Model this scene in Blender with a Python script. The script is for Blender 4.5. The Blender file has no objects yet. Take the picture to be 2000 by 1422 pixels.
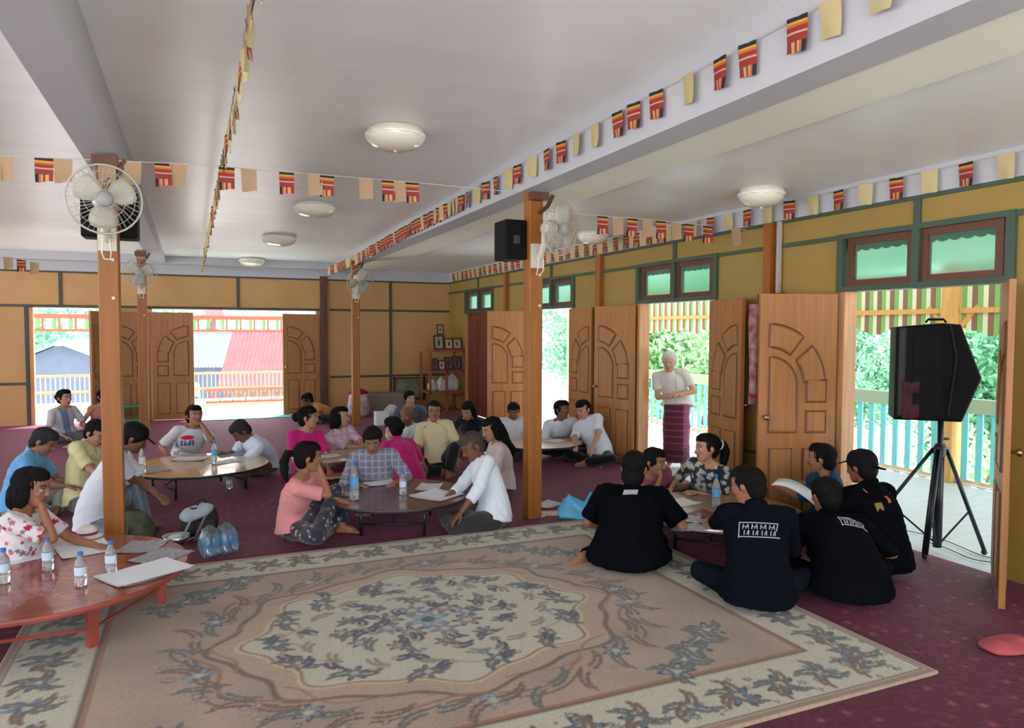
import bpy, math, random
import numpy as np
from mathutils import Vector, Matrix
from mathutils.bvhtree import BVHTree
SC = bpy.context.scene
COL = SC.collection
random.seed(7); RNG = np.random.default_rng(7)
# ---------------------------------------------------------------- camera
EYE = Vector((0, 0, 1.75)); YAW, PITCH, ROLL, FPX = 0.4124, 0.0460, 0.0034, 1414.2
_F = Vector((math.sin(YAW)*math.cos(PITCH), math.cos(YAW)*math.cos(PITCH), -math.sin(PITCH)))
_R0 = Vector((math.cos(YAW), -math.sin(YAW), 0)); _U0 = _R0.cross(_F)
_R = _R0*math.cos(ROLL)+_U0*math.sin(ROLL); _U = _U0*math.cos(ROLL)-_R0*math.sin(ROLL)
cam = bpy.data.objects.new('camera', bpy.data.cameras.new('camera')); COL.objects.link(cam)
cam.matrix_world = Matrix(((_R.x, _U.x, -_F.x, EYE.x), (_R.y, _U.y, -_F.y, EYE.y), (_R.z, _U.z, -_F.z, EYE.z), (0, 0, 0, 1)))
cam.data.sensor_width = 36; cam.data.lens = 36*FPX/2000; cam.data.clip_end = 300; cam.data.clip_start = .05
SC.camera = cam
def ray(x, y): return _F+_R*((x-1000)/FPX)+_U*((711-y)/FPX)
def at(x, y, ax, val):                       # the world point seen at a photo position on the plane ax = val
    r = ray(x, y); return EYE+r*((val-EYE[ax])/r[ax])
def gp(x, y, z=0.0): return at(x, y, 2, z)
# ---------------------------------------------------------------- daylight and exposure
w = bpy.data.worlds.new('world'); SC.world = w; w.use_nodes = True
nt = w.node_tree; bg = nt.nodes['Background']
sky = nt.nodes.new('ShaderNodeTexSky'); sky.sky_type = 'HOSEK_WILKIE'; sky.turbidity = 6; sky.ground_albedo = .4
sky.sun_direction = Vector((.35, .45, .82)).normalized()
mx = nt.nodes.new('ShaderNodeMix'); mx.data_type = 'RGBA'; mx.inputs[0].default_value = .82
mx.inputs[7].default_value = (.93, .97, 1, 1)
nt.links.new(sky.outputs[0], mx.inputs[6]); nt.links.new(mx.outputs[2], bg.inputs[0])
bg.inputs[1].default_value = 1.5
sun = bpy.data.objects.new('sun', bpy.data.lights.new('sun', 'SUN')); COL.objects.link(sun)
sun.data.energy = 8.0; sun.data.angle = .03; sun.data.color = (1, .96, .88)
sun.rotation_euler = Vector((.35, .45, 1.6)).to_track_quat('Z', 'Y').to_euler()
SC.view_settings.view_transform = 'Standard'; SC.view_settings.look = 'None'
SC.view_settings.gamma = 1; SC.view_settings.use_curve_mapping = False
SC.view_settings.exposure = 1.5
# ---------------------------------------------------------------- helpers
def tag(o, label=None, cat=None, group=None, kind=None):
    for k, v in (('label', label), ('category', cat), ('group', group), ('kind', kind)):
        if v: o[k] = v
    return o
def thing(name, label, cat, loc=(0, 0, 0), rz=0.0, group=None):
    o = bpy.data.objects.new(name, None); COL.objects.link(o); o.empty_display_size = .05
    o.location = loc; o.rotation_euler = (0, 0, rz); tag(o, label, cat, group); return o
MATS = {}
def N(nt, t, **k):
    n = nt.nodes.new('ShaderNode'+t)
    for a, b in k.items(): setattr(n, a, b)
    return n
def mat(name, col, rough=.6, metal=0, noise=0.0, nscale=8, stretch=(1, 1, 1), col2=None, bump=0.0, spec=.5, alpha=1, trans=0, emit=0, sheen=0, coat=0):
    if name in MATS: return MATS[name]
    m = bpy.data.materials.new(name); m.use_nodes = True; t = m.node_tree; b = t.nodes['Principled BSDF']
    c = tuple(col)+(1,)
    b.inputs['Base Color'].default_value = c; b.inputs['Roughness'].default_value = rough; b.inputs['Metallic'].default_value = metal
    b.inputs['Specular IOR Level'].default_value = spec
    b.inputs['Alpha'].default_value = alpha; b.inputs['Transmission Weight'].default_value = trans
    b.inputs['Sheen Weight'].default_value = sheen; b.inputs['Coat Weight'].default_value = coat
    if noise or bump or col2:
        tc = N(t, 'TexCoord'); mp = N(t, 'Mapping'); mp.inputs['Scale'].default_value = stretch
        nz = N(t, 'TexNoise'); nz.inputs['Scale'].default_value = nscale; nz.inputs['Detail'].default_value = 6
        t.links.new(tc.outputs['Object'], mp.inputs[0]); t.links.new(mp.outputs[0], nz.inputs['Vector'])
        if noise or col2:
            r = N(t, 'ValToRGB'); r.color_ramp.elements[0].position = .3; r.color_ramp.elements[1].position = .7
            k = noise; d2 = col2 if col2 else tuple(min(1, x*(1+k)) for x in col); d1 = tuple(x*(1-k) for x in col)
            r.color_ramp.elements[0].color = tuple(d1)+(1,); r.color_ramp.elements[1].color = tuple(d2)+(1,)
            t.links.new(nz.outputs['Fac'], r.inputs[0]); t.links.new(r.outputs[0], b.inputs['Base Color'])
        if bump:
            bp = N(t, 'Bump'); bp.inputs['Strength'].default_value = bump; bp.inputs['Distance'].default_value = .01
            t.links.new(nz.outputs['Fac'], bp.inputs['Height']); t.links.new(bp.outputs[0], b.inputs['Normal'])
    MATS[name] = m; return m
def vcmat(name, rough=.7, spec=.4, sheen=0, bump=0.0, nscale=60, sss=0):
    if name in MATS: return MATS[name]
    m = mat(name, (.5, .5, .5), rough, spec=spec, sheen=sheen, bump=bump, nscale=nscale); t = m.node_tree
    a = N(t, 'Attribute'); a.attribute_name = 'Col'; t.links.new(a.outputs['Color'], t.nodes['Principled BSDF'].inputs['Base Color'])
    return m
def set_vc(me, cols):
    a = me.color_attributes.new('Col', 'FLOAT_COLOR', 'POINT')
    c = np.ones((len(me.vertices), 4), np.float32); c[:, :3] = cols; a.data.foreach_set('color', c.ravel())
class MB:
    """collects shapes into one mesh"""
    def __init__(s): s.v = []; s.f = []; s.mi = []; s.m = 0
    def add(s, vs, fs):
        o = len(s.v); s.v += [tuple(v) for v in vs]; s.f += [tuple(o+i for i in f) for f in fs]; s.mi += [s.m]*len(fs); return s
    def box(s, a, b, M=None):
        x0, y0, z0 = (min(a[i], b[i]) for i in range(3)); x1, y1, z1 = (max(a[i], b[i]) for i in range(3))
        vs = [(x0, y0, z0), (x1, y0, z0), (x1, y1, z0), (x0, y1, z0), (x0, y0, z1), (x1, y0, z1), (x1, y1, z1), (x0, y1, z1)]
        if M: vs = [M @ Vector(v) for v in vs]
        return s.add(vs, [(0, 3, 2, 1), (4, 5, 6, 7), (0, 1, 5, 4), (1, 2, 6, 5), (2, 3, 7, 6), (3, 0, 4, 7)])
    def loft(s, rings, caps=True, closed=False):
        n = len(rings[0]); vs = [p for r in rings for p in r]; fs = []
        R = len(rings)
        for i in range(R if closed else R-1):
            j = (i+1) % R
            for k in range(n): fs.append((i*n+k, i*n+(k+1) % n, j*n+(k+1) % n, j*n+k))
        if caps and not closed: fs += [tuple(range(n))[::-1], tuple(range((R-1)*n, R*n))]
        return s.add(vs, fs)
    def tube(s, pts, r, n=8, closed=False):
        pts = [Vector(p) for p in pts]; rs = r if isinstance(r, (list, tuple)) else [r]*len(pts); rings = []; up = None
        for i, p in enumerate(pts):
            a = pts[i-1] if (i > 0 or closed) else p; b = pts[(i+1) % len(pts)] if (i < len(pts)-1 or closed) else p
            d = (b-a).normalized() if (b-a).length > 1e-9 else Vector((0, 0, 1))
            if up is None: up = d.orthogonal().normalized()
            u = (up-d*up.dot(d)); u = u.normalized() if u.length > 1e-6 else d.orthogonal().normalized(); up = u; v = d.cross(u)
            rings.append([p+(u*math.cos(2*math.pi*k/n)+v*math.sin(2*math.pi*k/n))*rs[i] for k in range(n)])
        return s.loft(rings, closed=closed)
    def cap(s, a, ra, b, rb, n=10):          # rounded cone
        a = Vector(a); b = Vector(b); d = (b-a)
        if d.length < 1e-6: d = Vector((0, 0, 1e-4)); b = a+d
        e = d.normalized()
        pts = [a-e*ra*.98, a-e*ra*.6, a, b, b+e*rb*.6, b+e*rb*.98]; rs = [ra*.15, ra*.8, ra, rb, rb*.8, rb*.15]
        return s.tube(pts, rs, n)
    def ell(s, c, r, n=12, m=8, M=None):
        c = Vector(c); rings = []
        for i in range(m+1):
            t = -math.pi/2+math.pi*i/m; t = max(-1.5, min(1.5, t))
            ring = [Vector((r[0]*math.cos(t)*math.cos(2*math.pi*k/n), r[1]*math.cos(t)*math.sin(2*math.pi*k/n), r[2]*math.sin(t))) for k in range(n)]
            rings.append([c+(M @ q if M else q) for q in ring])
        return s.loft(rings)
    def lathe(s, prof, n=24, c=(0, 0, 0), ax='z', caps=True):
        c = Vector(c); rings = []
        for r, h in prof:
            r = max(r, 1e-4); ring = []
            for k in range(n):
                a = 2*math.pi*k/n; x, y = r*math.cos(a), r*math.sin(a)
                ring.append(c+(Vector((x, y, h)) if ax == 'z' else Vector((x, h, -y)) if ax == 'y' else Vector((h, x, y))))
            rings.append(ring)
        return s.loft(rings, caps)
    def prism(s, pts, M, d0, d1, inset=0.0):  # outline (u,v) pushed along local w; M maps (u,v,w)
        cx = sum(p[0] for p in pts)/len(pts); cy = sum(p[1] for p in pts)/len(pts)
        def ins(p):
            dx, dy = cx-p[0], cy-p[1]; L = math.hypot(dx, dy) or 1; return (p[0]+dx/L*inset*1.3, p[1]+dy/L*inset*1.3)
        a = [M @ Vector((p[0], p[1], d0)) for p in pts]; b = [M @ Vector((*ins(p), d1)) for p in pts]
        return s.loft([a, b])
    def build(s, name, mats, parent=None, smooth=False, bevel=0, M=None, loc=None):
        me = bpy.data.meshes.new(name)
        me.from_pydata([tuple(v) for v in s.v], [], s.f)
        if M:
            me.transform(M)
        for m in (mats if isinstance(mats, (list, tuple)) else [mats]): me.materials.append(m)
        me.polygons.foreach_set('material_index', s.mi)
        if smooth: me.polygons.foreach_set('use_smooth', [True]*len(me.polygons))
        me.update()
        o = bpy.data.objects.new(name, me); COL.objects.link(o)
        if parent: o.parent = parent
        if loc is not None: o.location = loc
        if bevel:
            b = o.modifiers.new('bevel', 'BEVEL'); b.width = bevel; b.segments = 2; b.limit_method = 'ANGLE'
        if smooth == 'auto':
            me.polygons.foreach_set('use_smooth', [True]*len(me.polygons)); 
            try: me.set_sharp_from_angle(angle=.6)
            except Exception: pass
        return o
def struct(o): o['kind'] = 'structure'; return o
def fix_normals(o):
    import bmesh
    b = bmesh.new(); b.from_mesh(o.data); bmesh.ops.recalc_face_normals(b, faces=b.faces); b.to_mesh(o.data); b.free(); return o
def clone(o, parent=None, loc=None, rz=None, label=None, group=None):
    c = o.copy(); COL.objects.link(c)
    if parent: c.parent = parent
    if loc is not None: c.location = loc
    if rz is not None: c.rotation_euler = (0, 0, rz)
    if label: c['label'] = label
    if group: c['group'] = group
    for ch in [x for x in KIDS.get(o.name, [])]: clone(ch, c)
    KIDS[c.name] = [x for x in COL.objects if x.parent == c] if KIDS.get(o.name) else []
    return c
KIDS = {}
def reg(o):
    def rec(p):
        ks = [x for x in COL.objects if x.parent == p]; KIDS[p.name] = ks
        for k in ks: rec(k)
    rec(o); return o
def Z(a): return Matrix.Rotation(a, 4, 'Z')
def T(x, y, z): return Matrix.Translation((x, y, z))
# ---------------------------------------------------------------- the room
XW, YB, ZT = 5.25, 15.53, 2.815          # right wall, back wall, top of the panelled walls
wood_col = mat('column_wood', (.31, .105, .012), .5, noise=.16, nscale=4, stretch=(5, 5, .3), bump=.15)
wood_door = mat('door_wood', (.37, .155, .043), .5, noise=.16, nscale=4, stretch=(7, 7, .4), bump=.12)
wood_dark = mat('dark_wood', (.10, .035, .018), .5, noise=.3, nscale=5, stretch=(5, 5, .5))
batten_m = mat('grey_green_batten', (.045, .055, .045), .55)
green_m = mat('dark_green_paint', (.05, .085, .06), .5)
panel_r = mat('yellow_panel', (.33, .22, .052), .6, noise=.06, nscale=1.5)
panel_b = mat('tan_panel', (.52, .30, .115), .6, noise=.09, nscale=1.2)
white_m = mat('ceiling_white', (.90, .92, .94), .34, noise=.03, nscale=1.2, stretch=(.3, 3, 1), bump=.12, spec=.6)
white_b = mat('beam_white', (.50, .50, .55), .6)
cream_b = mat('beam_cream', (.86, .88, .76), .6, noise=.03, nscale=1)
glass_g = mat('green_glass', (.26, .50, .38), .12, trans=.75, spec=.5)
def carpet():
    m = bpy.data.materials.new('maroon_carpet'); m.use_nodes = True; t = m.node_tree; b = t.nodes['Principled BSDF']
    tc = N(t, 'TexCoord'); mp = N(t, 'Mapping'); t.links.new(tc.outputs['Object'], mp.inputs[0])
    v = N(t, 'TexVoronoi'); v.inputs['Scale'].default_value = 9; v.inputs['Randomness'].default_value = .45
    nz = N(t, 'TexNoise'); nz.inputs['Scale'].default_value = 30; nz.inputs['Detail'].default_value = 5
    n2 = N(t, 'TexNoise'); n2.inputs['Scale'].default_value = 11; n2.inputs['Detail'].default_value = 3
    for q in (v, nz, n2): t.links.new(mp.outputs[0], q.inputs['Vector'])
    r = N(t, 'ValToRGB'); e = r.color_ramp.elements
    e[0].position = .0; e[0].color = (.24, .06, .10, 1); e[1].position = .5; e[1].color = (.070, .006, .024, 1)
    x = e.new(.22); x.color = (.095, .009, .032, 1); x = e.new(.16); x.color = (.18, .035, .06, 1)
    t.links.new(v.outputs['Distance'], r.inputs[0])
    mxn = N(t, 'Mix', data_type='RGBA', blend_type='MULTIPLY'); mxn.inputs[0].default_value = .8
    r2 = N(t, 'ValToRGB'); r2.color_ramp.elements[0].color = (.45, .4, .5, 1); r2.color_ramp.elements[1].color = (1.5, 1.4, 1.4, 1)
    r2.color_ramp.elements[0].position = .35; r2.color_ramp.elements[1].position = .65
    t.links.new(nz.outputs['Fac'], r2.inputs[0]); t.links.new(r.outputs[0], mxn.inputs[6]); t.links.new(r2.outputs[0], mxn.inputs[7])
    t.links.new(mxn.outputs[2], b.inputs['Base Color'])
    b.inputs['Roughness'].default_value = .7; b.inputs['Specular IOR Level'].default_value = .35
    b.inputs['Sheen Weight'].default_value = .20; b.inputs['Sheen Tint'].default_value = (1, .42, .62, 1); b.inputs['Sheen Roughness'].default_value = .4
    bp = N(t, 'Bump'); bp.inputs['Strength'].default_value = .5; bp.inputs['Distance'].default_value = .006
    t.links.new(nz.outputs['Fac'], bp.inputs['Height']); t.links.new(bp.outputs[0], b.inputs['Normal'])
    return m
XL, YN = -9.5, -3.0
XE, YE = -15.0, -7.5                      # unseen overhang added past the open left and front sides to block skylight
struct(MB().box((XL, YN, -.12), (XW+.02, YB+.02, 0)).build('floor', carpet()))
# ceiling: the left bay falls gently towards the back, the right bay is lower
def cz(y): return 3.36-.0185*(y-4)
def ceil_slab(x0, x1, name, za, zb, m, y0=YE, y1=YB+.1):
    s = MB(); s.add([(x0, y0, za), (x1, y0, za), (x1, y1, zb), (x0, y1, zb), (x0, y0, za+.08), (x1, y0, za+.08), (x1, y1, zb+.08), (x0, y1, zb+.08)],
      [(0, 1, 2, 3), (4, 7, 6, 5), (0, 4, 5, 1), (1, 5, 6, 2), (2, 6, 7, 3), (3, 7, 4, 0)])
    return struct(s.build(name, m))
ceil_slab(XE, 2.80, 'ceiling', cz(YE), cz(YB+.1), white_m)
ceil_slab(2.80, XW+.3, 'ceiling_right', 3.035, 3.035, white_m)
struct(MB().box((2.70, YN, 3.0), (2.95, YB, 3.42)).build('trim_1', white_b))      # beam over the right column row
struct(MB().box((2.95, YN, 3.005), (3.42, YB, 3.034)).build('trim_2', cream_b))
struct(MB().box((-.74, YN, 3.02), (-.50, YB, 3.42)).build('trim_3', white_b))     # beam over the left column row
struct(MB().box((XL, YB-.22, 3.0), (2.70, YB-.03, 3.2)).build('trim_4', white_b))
struct(MB().box((XW-.02, YN, ZT), (XW+.14, YB, 3.06)).build('trim_5', white_b))
struct(MB().box((XL, YB-.03, ZT), (XW, YB+.12, 3.36)).build('trim_6', white_b))
# back wall with two doorways
HD = 2.16
bw = MB()
bw.box((XL, YB, 0), (-2.74, YB+.12, ZT)).box((-2.74, YB, HD), (2.36, YB+.12, ZT)).box((2.36, YB, 0), (XW+.1, YB+.12, ZT))
bw.box((-1.42, YB+.001, 0), (-.80, YB+.119, HD))
struct(bw.build('wall_back', panel_b))
# right wall with doorways; transoms over each
OPN = [(3.30, 4.70), (6.44, 7.90), (9.70, 11.15), (12.95, 14.40), (.10, 1.50)]
rw = MB(); ys = [YN]+[v for a in sorted(OPN) for v in a]+[YB]
for i in range(0, len(ys), 2): rw.box((XW, ys[i], 0), (XW+.12, ys[i+1], ZT))
for a, b in OPN: rw.box((XW, a, 2.585), (XW+.12, b, ZT))
struct(rw.build('wall_right', panel_r))
# battens
bt = MB()
for z, x0, x1 in ((2.175, XL, 2.42), (2.175, 2.6, XW), (.76, XL, -2.8), (.76, 2.6, XW), (ZT-.01, XL, XW)): bt.box((x0, YB-.022, z-.022), (x1, YB, z+.022))
for x, z0, z1 in ((-2.25, 2.175, ZT), (.80, 2.175, ZT), (3.90, 0, ZT), (-2.79, 0, 2.175), (-5.2, 0, ZT)): bt.box((x-.028, YB-.021, z0), (x+.028, YB, z1))
struct(bt.build('trim_7', batten_m))
bt = MB()
bt.box((XW-.022, YN, 2.56), (XW, YB, 2.60)); bt.box((XW-.022, YN, ZT-.02), (XW, YB, ZT+.012))
bt.box((XW-.02, 5.0, .5), (XW, 5.9, .53))
for y in (4.0, 7.16, 10.42, 13.7): bt.box((XW-.021, y-.03, 2.58), (XW, y+.03, ZT))
struct(bt.build('trim_8', green_m))
for k, (y, wd) in enumerate(((5.58, .10), (8.86, .12), (12.2, .10))):
    struct(MB().box((XW-.07, y-wd/2, 0), (XW, y+wd/2, ZT)).build('trim_%d' % (9+k), wood_col))
struct(MB().box((XW-.06, 5.43, 0), (XW-.02, 5.46, ZT)).build('trim_12', mat('pipe_grey', (.45, .42, .4), .4)))
# dark post on the back wall
struct(MB().box((2.40, YB-.10, 0), (2.54, YB, ZT+.05)).build('trim_13', wood_dark, bevel=.005))
# door frames and transom windows
for n, (a, b) in enumerate(OPN):
    f = MB(); m = (a+b)/2
    for y in (a, b): f.box((XW-.02, y-.03, 0), (XW+.13, y+.03, 2.10))
    struct(f.build('door_%d' % (n+1), mat('frame_wood', (.55, .27, .12), .45, noise=.2, nscale=5, stretch=(6, 6, .4))))
    g = MB()
    for z in (2.10, 2.56): g.box((XW-.03, a-.06, z), (XW+.13, b+.06, z+.045))
    for y in (a-.03, m, b+.03): g.box((XW-.031, y-.033, 2.10), (XW+.12, y+.033, 2.59))
    wn = struct(g.build('window_%d' % (n+1), green_m))
    for y0, y1 in ((a, m), (m, b)):
        q = MB(); q.box((XW+.0, y0+.03, 2.145), (XW+.05, y0+.09, 2.56)); q.box((XW, y1-.09, 2.145), (XW+.05, y1-.03, 2.56))
        q.box((XW+.003, y0+.09, 2.145), (XW+.047, y1-.09, 2.20)); q.box((XW+.003, y0+.09, 2.505), (XW+.047, y1-.09, 2.56))
        sh = q.build('window_sash', mat('sash_wood', (.12, .04, .018), .45), wn)
        MB().box((XW+.02, y0+.09, 2.20), (XW+.026, y1-.09, 2.505)).build('glass_pane', glass_g, sh)
g = MB(); g.box((-2.74, YB-.01, HD-.02), (2.36, YB+.125, HD+.02))
for x in (-2.74, -1.45, -.80, -.02+.0): pass
for x in (-2.72, -1.44, -.78, 2.35): g.box((x-.03, YB-.01, 0), (x+.03, YB+.125, HD))
struct(g.build('door_9', mat('frame_wood', (.5, .3, .1))))
s = MB()
for n, (a, b_) in enumerate(OPN):
    k = 14; L = (b_-a)
    for i in range(k): 
        y0, y1 = a+L*i/k, a+L*(i+1)/k; q = [(y0, 2.56), (y0, 2.475)]+[(y0+(y1-y0)*u, 2.475-.022*math.sin(math.pi*u)) for u in (.25, .5, .75)]+[(y1, 2.475), (y1, 2.56)]
        s.loft([[(XW+.085, u, v) for u, v in q], [(XW+.10, u, v) for u, v in q]])
struct(s.build('trim_15', green_m))
# ---------------------------------------------------------------- carved door leaves
def leaf_mesh(W=.70, H=2.08):
    """local: x = 0 hinge .. W meeting edge, z up, carved on both faces"""
    s = MB(); s.box((0, -.018, .01), (W, .018, H))
    pans = []
    def rect(u0, u1, z0, z1): return [(u0, z0), (u1, z0), (u1, z1), (u0, z1)]
    cx, czn = W*.90, 1.28                                   # centre of the fan at the meeting edge
    pans += [rect(.09, .29, .12, .72), rect(.40, .60, .12, .72), rect(.09, .27, .86, 1.05), rect(.09, .27, 1.13, 1.33)]
    # tall arched panel beside the meeting edge
    r0 = .25; arch = [(cx-.02, .86)]; arch = [(cx-.02, .86), (cx-.02, czn+r0)]
    for i in range(1, 9):
        a = math.pi/2+math.pi/2*i/8; arch.append((cx-.02+math.cos(a)*(r0), czn+math.sin(a)*r0))
    arch.append((cx-.02-r0, .86)); pans.append(arch[::-1])
    for a0, a1 in ((92, 128), (140, 176)):
        ri, ro = .335, .54; q = []
        for i in range(7): a = math.radians(a0+(a1-a0)*i/6); q.append((cx+math.cos(a)*ro*.98, czn+math.sin(a)*ro))
        for i in range(7): a = math.radians(a1-(a1-a0)*i/6); q.append((cx+math.cos(a)*ri, czn+math.sin(a)*ri))
        pans.append(q)
    for side in (-1, 1):
        M = Matrix(((1, 0, 0, 0), (0, 0, side, 0), (0, 1, 0, 0), (0, 0, 0, 1)))
        for p in pans:
            s.prism(p, M, .018, .030, .018)
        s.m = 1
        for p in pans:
            s.tube([M @ Vector((u, v, .019)) for u, v in p], .010, 6, closed=True)  # dark bead round each panel, painting in the shade of a groove
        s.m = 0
    return s
_lm = fix_normals(leaf_mesh().build('leaf', [wood_door, mat('door_groove_shade', (.15, .055, .018), .5)])); LEAF = _lm.data; bpy.data.objects.remove(_lm)
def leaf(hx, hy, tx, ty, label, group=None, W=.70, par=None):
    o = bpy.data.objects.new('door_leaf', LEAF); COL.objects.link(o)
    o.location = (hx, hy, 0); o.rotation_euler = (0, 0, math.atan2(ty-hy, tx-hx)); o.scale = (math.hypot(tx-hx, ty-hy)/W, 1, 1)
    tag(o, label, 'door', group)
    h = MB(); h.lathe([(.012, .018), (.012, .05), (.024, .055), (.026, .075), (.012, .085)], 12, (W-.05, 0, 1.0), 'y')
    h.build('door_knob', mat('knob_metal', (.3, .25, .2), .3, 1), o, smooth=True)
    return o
s = MB()
for y0, y1 in ((12.98, 13.67), (13.69, 14.37)): s.box((XW+.03, y0, .01), (XW+.07, y1, 2.12)); s.box((XW+.015, y0+.1, 1.2), (XW+.03, y1-.1, 1.95)); s.box((XW+.015, y0+.1, .15), (XW+.03, y1-.1, 1.05))
struct(s.build('door_10', mat('dark_red_door', (.16, .035, .02), .4)))
def tipR(hy, px, W, sgn):                    # leaf hinged on the right wall at y = hy whose free edge is seen at photo column px
    best = None
    for i in range(1, 176):
        a = math.radians(i); t = Vector((XW-.06-W*math.sin(a), hy+sgn*W*math.cos(a), 1))
        d = t-EYE; x = 1000+FPX*d.dot(_R)/d.dot(_F)
        if best is None or abs(x-px) < best[0]: best = (abs(x-px), t)
    return best[1]
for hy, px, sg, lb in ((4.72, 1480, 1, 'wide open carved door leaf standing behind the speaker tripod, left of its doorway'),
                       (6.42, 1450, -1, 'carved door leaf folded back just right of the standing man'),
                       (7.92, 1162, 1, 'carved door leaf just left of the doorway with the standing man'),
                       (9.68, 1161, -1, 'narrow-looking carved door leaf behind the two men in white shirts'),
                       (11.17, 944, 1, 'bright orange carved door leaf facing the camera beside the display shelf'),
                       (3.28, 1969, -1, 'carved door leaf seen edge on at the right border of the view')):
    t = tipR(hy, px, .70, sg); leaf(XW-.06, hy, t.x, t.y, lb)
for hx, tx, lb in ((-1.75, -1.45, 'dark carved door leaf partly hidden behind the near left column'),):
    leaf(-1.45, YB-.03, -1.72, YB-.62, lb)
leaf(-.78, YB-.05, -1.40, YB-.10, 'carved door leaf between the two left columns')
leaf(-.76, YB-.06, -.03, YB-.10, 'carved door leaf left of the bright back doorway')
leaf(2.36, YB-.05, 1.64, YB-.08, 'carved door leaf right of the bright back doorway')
# ---------------------------------------------------------------- columns, fans and the boxes on them
def column(p0, p1, lab):
    c = MB().box((-.068, -.068, 0), (.068, .068, 3.03)).build('wooden_column', wood_col, bevel=.008); c.location = (p0, p1, 0)
    tag(c, lab, 'column', 'wooden columns'); 
    for z in (1.98, 2.26): MB().lathe([(.001, 0), (.012, .001), (.012, .012), (.001, .016)], 8, (.03, -.084, z), 'y').build('screw_cap', mat('white_plastic', (.7, .7, .68), .4), c)
    return c
pA = gp(226, 1096); pA = Vector((pA.x, pA.y)); pBc = Vector((2.87, 6.08)); pC = Vector((-.78, 13.2)); pD = Vector((2.69, 13.3))
del_ = [column(pA.x, pA.y, 'near left orange-brown wooden column with a large fan and a black box'), column(pBc.x, pBc.y, 'near right wooden column standing at the edge of the rug'),
 column(pC.x, pC.y, 'far left wooden column in front of the back door leaf'), column(pD.x, pD.y, 'far wooden column in front of the tan panels')]
fan_m = mat('fan_plastic', (.60, .57, .47), .4); wire_m = mat('fan_wire', (.42, .40, .36), .35); blade_m = mat('fan_blade', (.50, .48, .42), .35)
for k, (p, yaw, pit, sc, lab) in enumerate(((pA, math.radians(8), .10, 1.0, 'large oscillating wall fan facing the camera on the near left column'), (pBc, math.radians(24), .10, 1, 'wall fan turned to the right on the near right column'),
        (pC, 0, .2, 1.0, 'small-looking wall fan on the far left column'), (pD, .2, .45, 1.05, 'wall fan tilted down on the far right column'))):
    root = thing('wall_fan', lab, 'fan', (p.x, p.y-.068, 2.42), 0, 'fans on the columns')
    s = MB(); s.box((-.06, -.035, -.10), (.06, 0, .12)); s.tube([(0, -.03, -.02), (0, -.10, .02), (0, -.16, .10), (0, -.17, .2)], [.03, .03, .028, .03], 10)
    s.build('wall_bracket', fan_m, root, smooth='auto')
    M = Z(yaw) @ Matrix.Rotation(pit, 4, 'X')
    M.translation = Vector((.06 if k == 1 else 0, -.20, .24))
    s = MB(); s.ell((0, .02, 0), (.075, .11, .075), 14, 8); s.build('motor_housing', fan_m, root, smooth=True, M=M)
    r = .235*sc; g = MB()
    g.tube([(r*math.cos(a), -.10, r*math.sin(a)) for a in np.linspace(0, 2*math.pi, 33)[:-1]], .0075, 6, closed=True)
    for rr, yy in ((.06, -.165), (r*.55, -.155), (r*.8, -.14)): g.tube([(rr*math.cos(a), yy, rr*math.sin(a)) for a in np.linspace(0, 2*math.pi, 29)[:-1]], .0022, 5, closed=True)
    for i in range(40):
        a = 2*math.pi*i/40; b = a+.25
        for sg in (1, -1):
            if sg < 0 and i % 2: continue
            y1 = -.165 if sg > 0 else -.04
            g.tube([(.055*math.cos(b), y1, .055*math.sin(b)), (r*.6*math.cos(a+.08), y1+(.01 if sg > 0 else -.005), r*.6*math.sin(a+.08)), (r*.9*math.cos(a), -.10-.033*sg, r*.9*math.sin(a)), (r*math.cos(a), -.10, r*math.sin(a))], .0017, 4)
    gd = g.build('wire_guard', wire_m, root, M=M)
    s = MB(); s.lathe([(.001, -.178), (.03, -.176), (.052, -.168), (.055, -.16)], 20, (0, 0, 0), 'y'); s.build('guard_badge', mat('badge_grey', (.3, .3, .3), .4), gd, smooth=True, M=M)
    for i in range(3):
        a0 = 2*math.pi*i/3+.5+k; s = MB(); rings = []
        for q in range(7):
            rr = .035+q*(r*.86-.035)/6; wdt = [.3, .80, .82, .76, .68, .58, .42][q]
            ring = []
            for side in (0, 1):
                for u in np.linspace(-1, 1, 5) if side == 0 else np.linspace(1, -1, 5):
                    a = a0+u*wdt*(.9 if u > 0 else 1); ring.append((rr*math.cos(a), -.10+u*.022+(.0015 if side else -.0015), rr*math.sin(a)))
            rings.append(ring)
        s.loft(rings); s.build('fan_blade', blade_m, root, smooth=True, M=M)
    MB().lathe([(.001, -.14), (.028, -.135), (.034, -.10), (.034, -.04)], 16, (0, 0, 0), 'y').build('hub', fan_m, root, smooth=True, M=M)
    s = MB(); s.tube([(.02, -.10, -.02), (.03, -.09, -.12), (.02, -.04, -.16), (-.02, -.04, -.16), (-.03, -.09, -.12), (-.02, -.10, -.02)], .006, 6); s.build('pull_cord', mat('cord_cream', (.7, .68, .6)), root)
blk = mat('black_plastic', (.004, .004, .0045), .55, spec=.12)
def box_speaker(x0, x1, y0, y1, z0, z1, lab):
    root = thing('box_loudspeaker', lab, 'loudspeaker', ((x0+x1)/2, (y0+y1)/2, z0), 0, 'black boxes on the columns')
    a, b, c = (x1-x0)/2, (y1-y0)/2, z1-z0
    cb = MB().box((-a, -b, 0), (a, b, c)).build('cabinet', blk, root, bevel=.012)
    MB().box((-a*.85, b, .03), (a*.85, b+.012, c-.03)).build('grille', mat('grille_black', (.02, .02, .02), .7), cb)
    MB().box((-a*.3, -b-.012, c*.4), (a*.3, -b, c*.6)).build('mounting_plate', mat('steel_dark', (.06, .06, .06), .4, .8), root)
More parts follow.
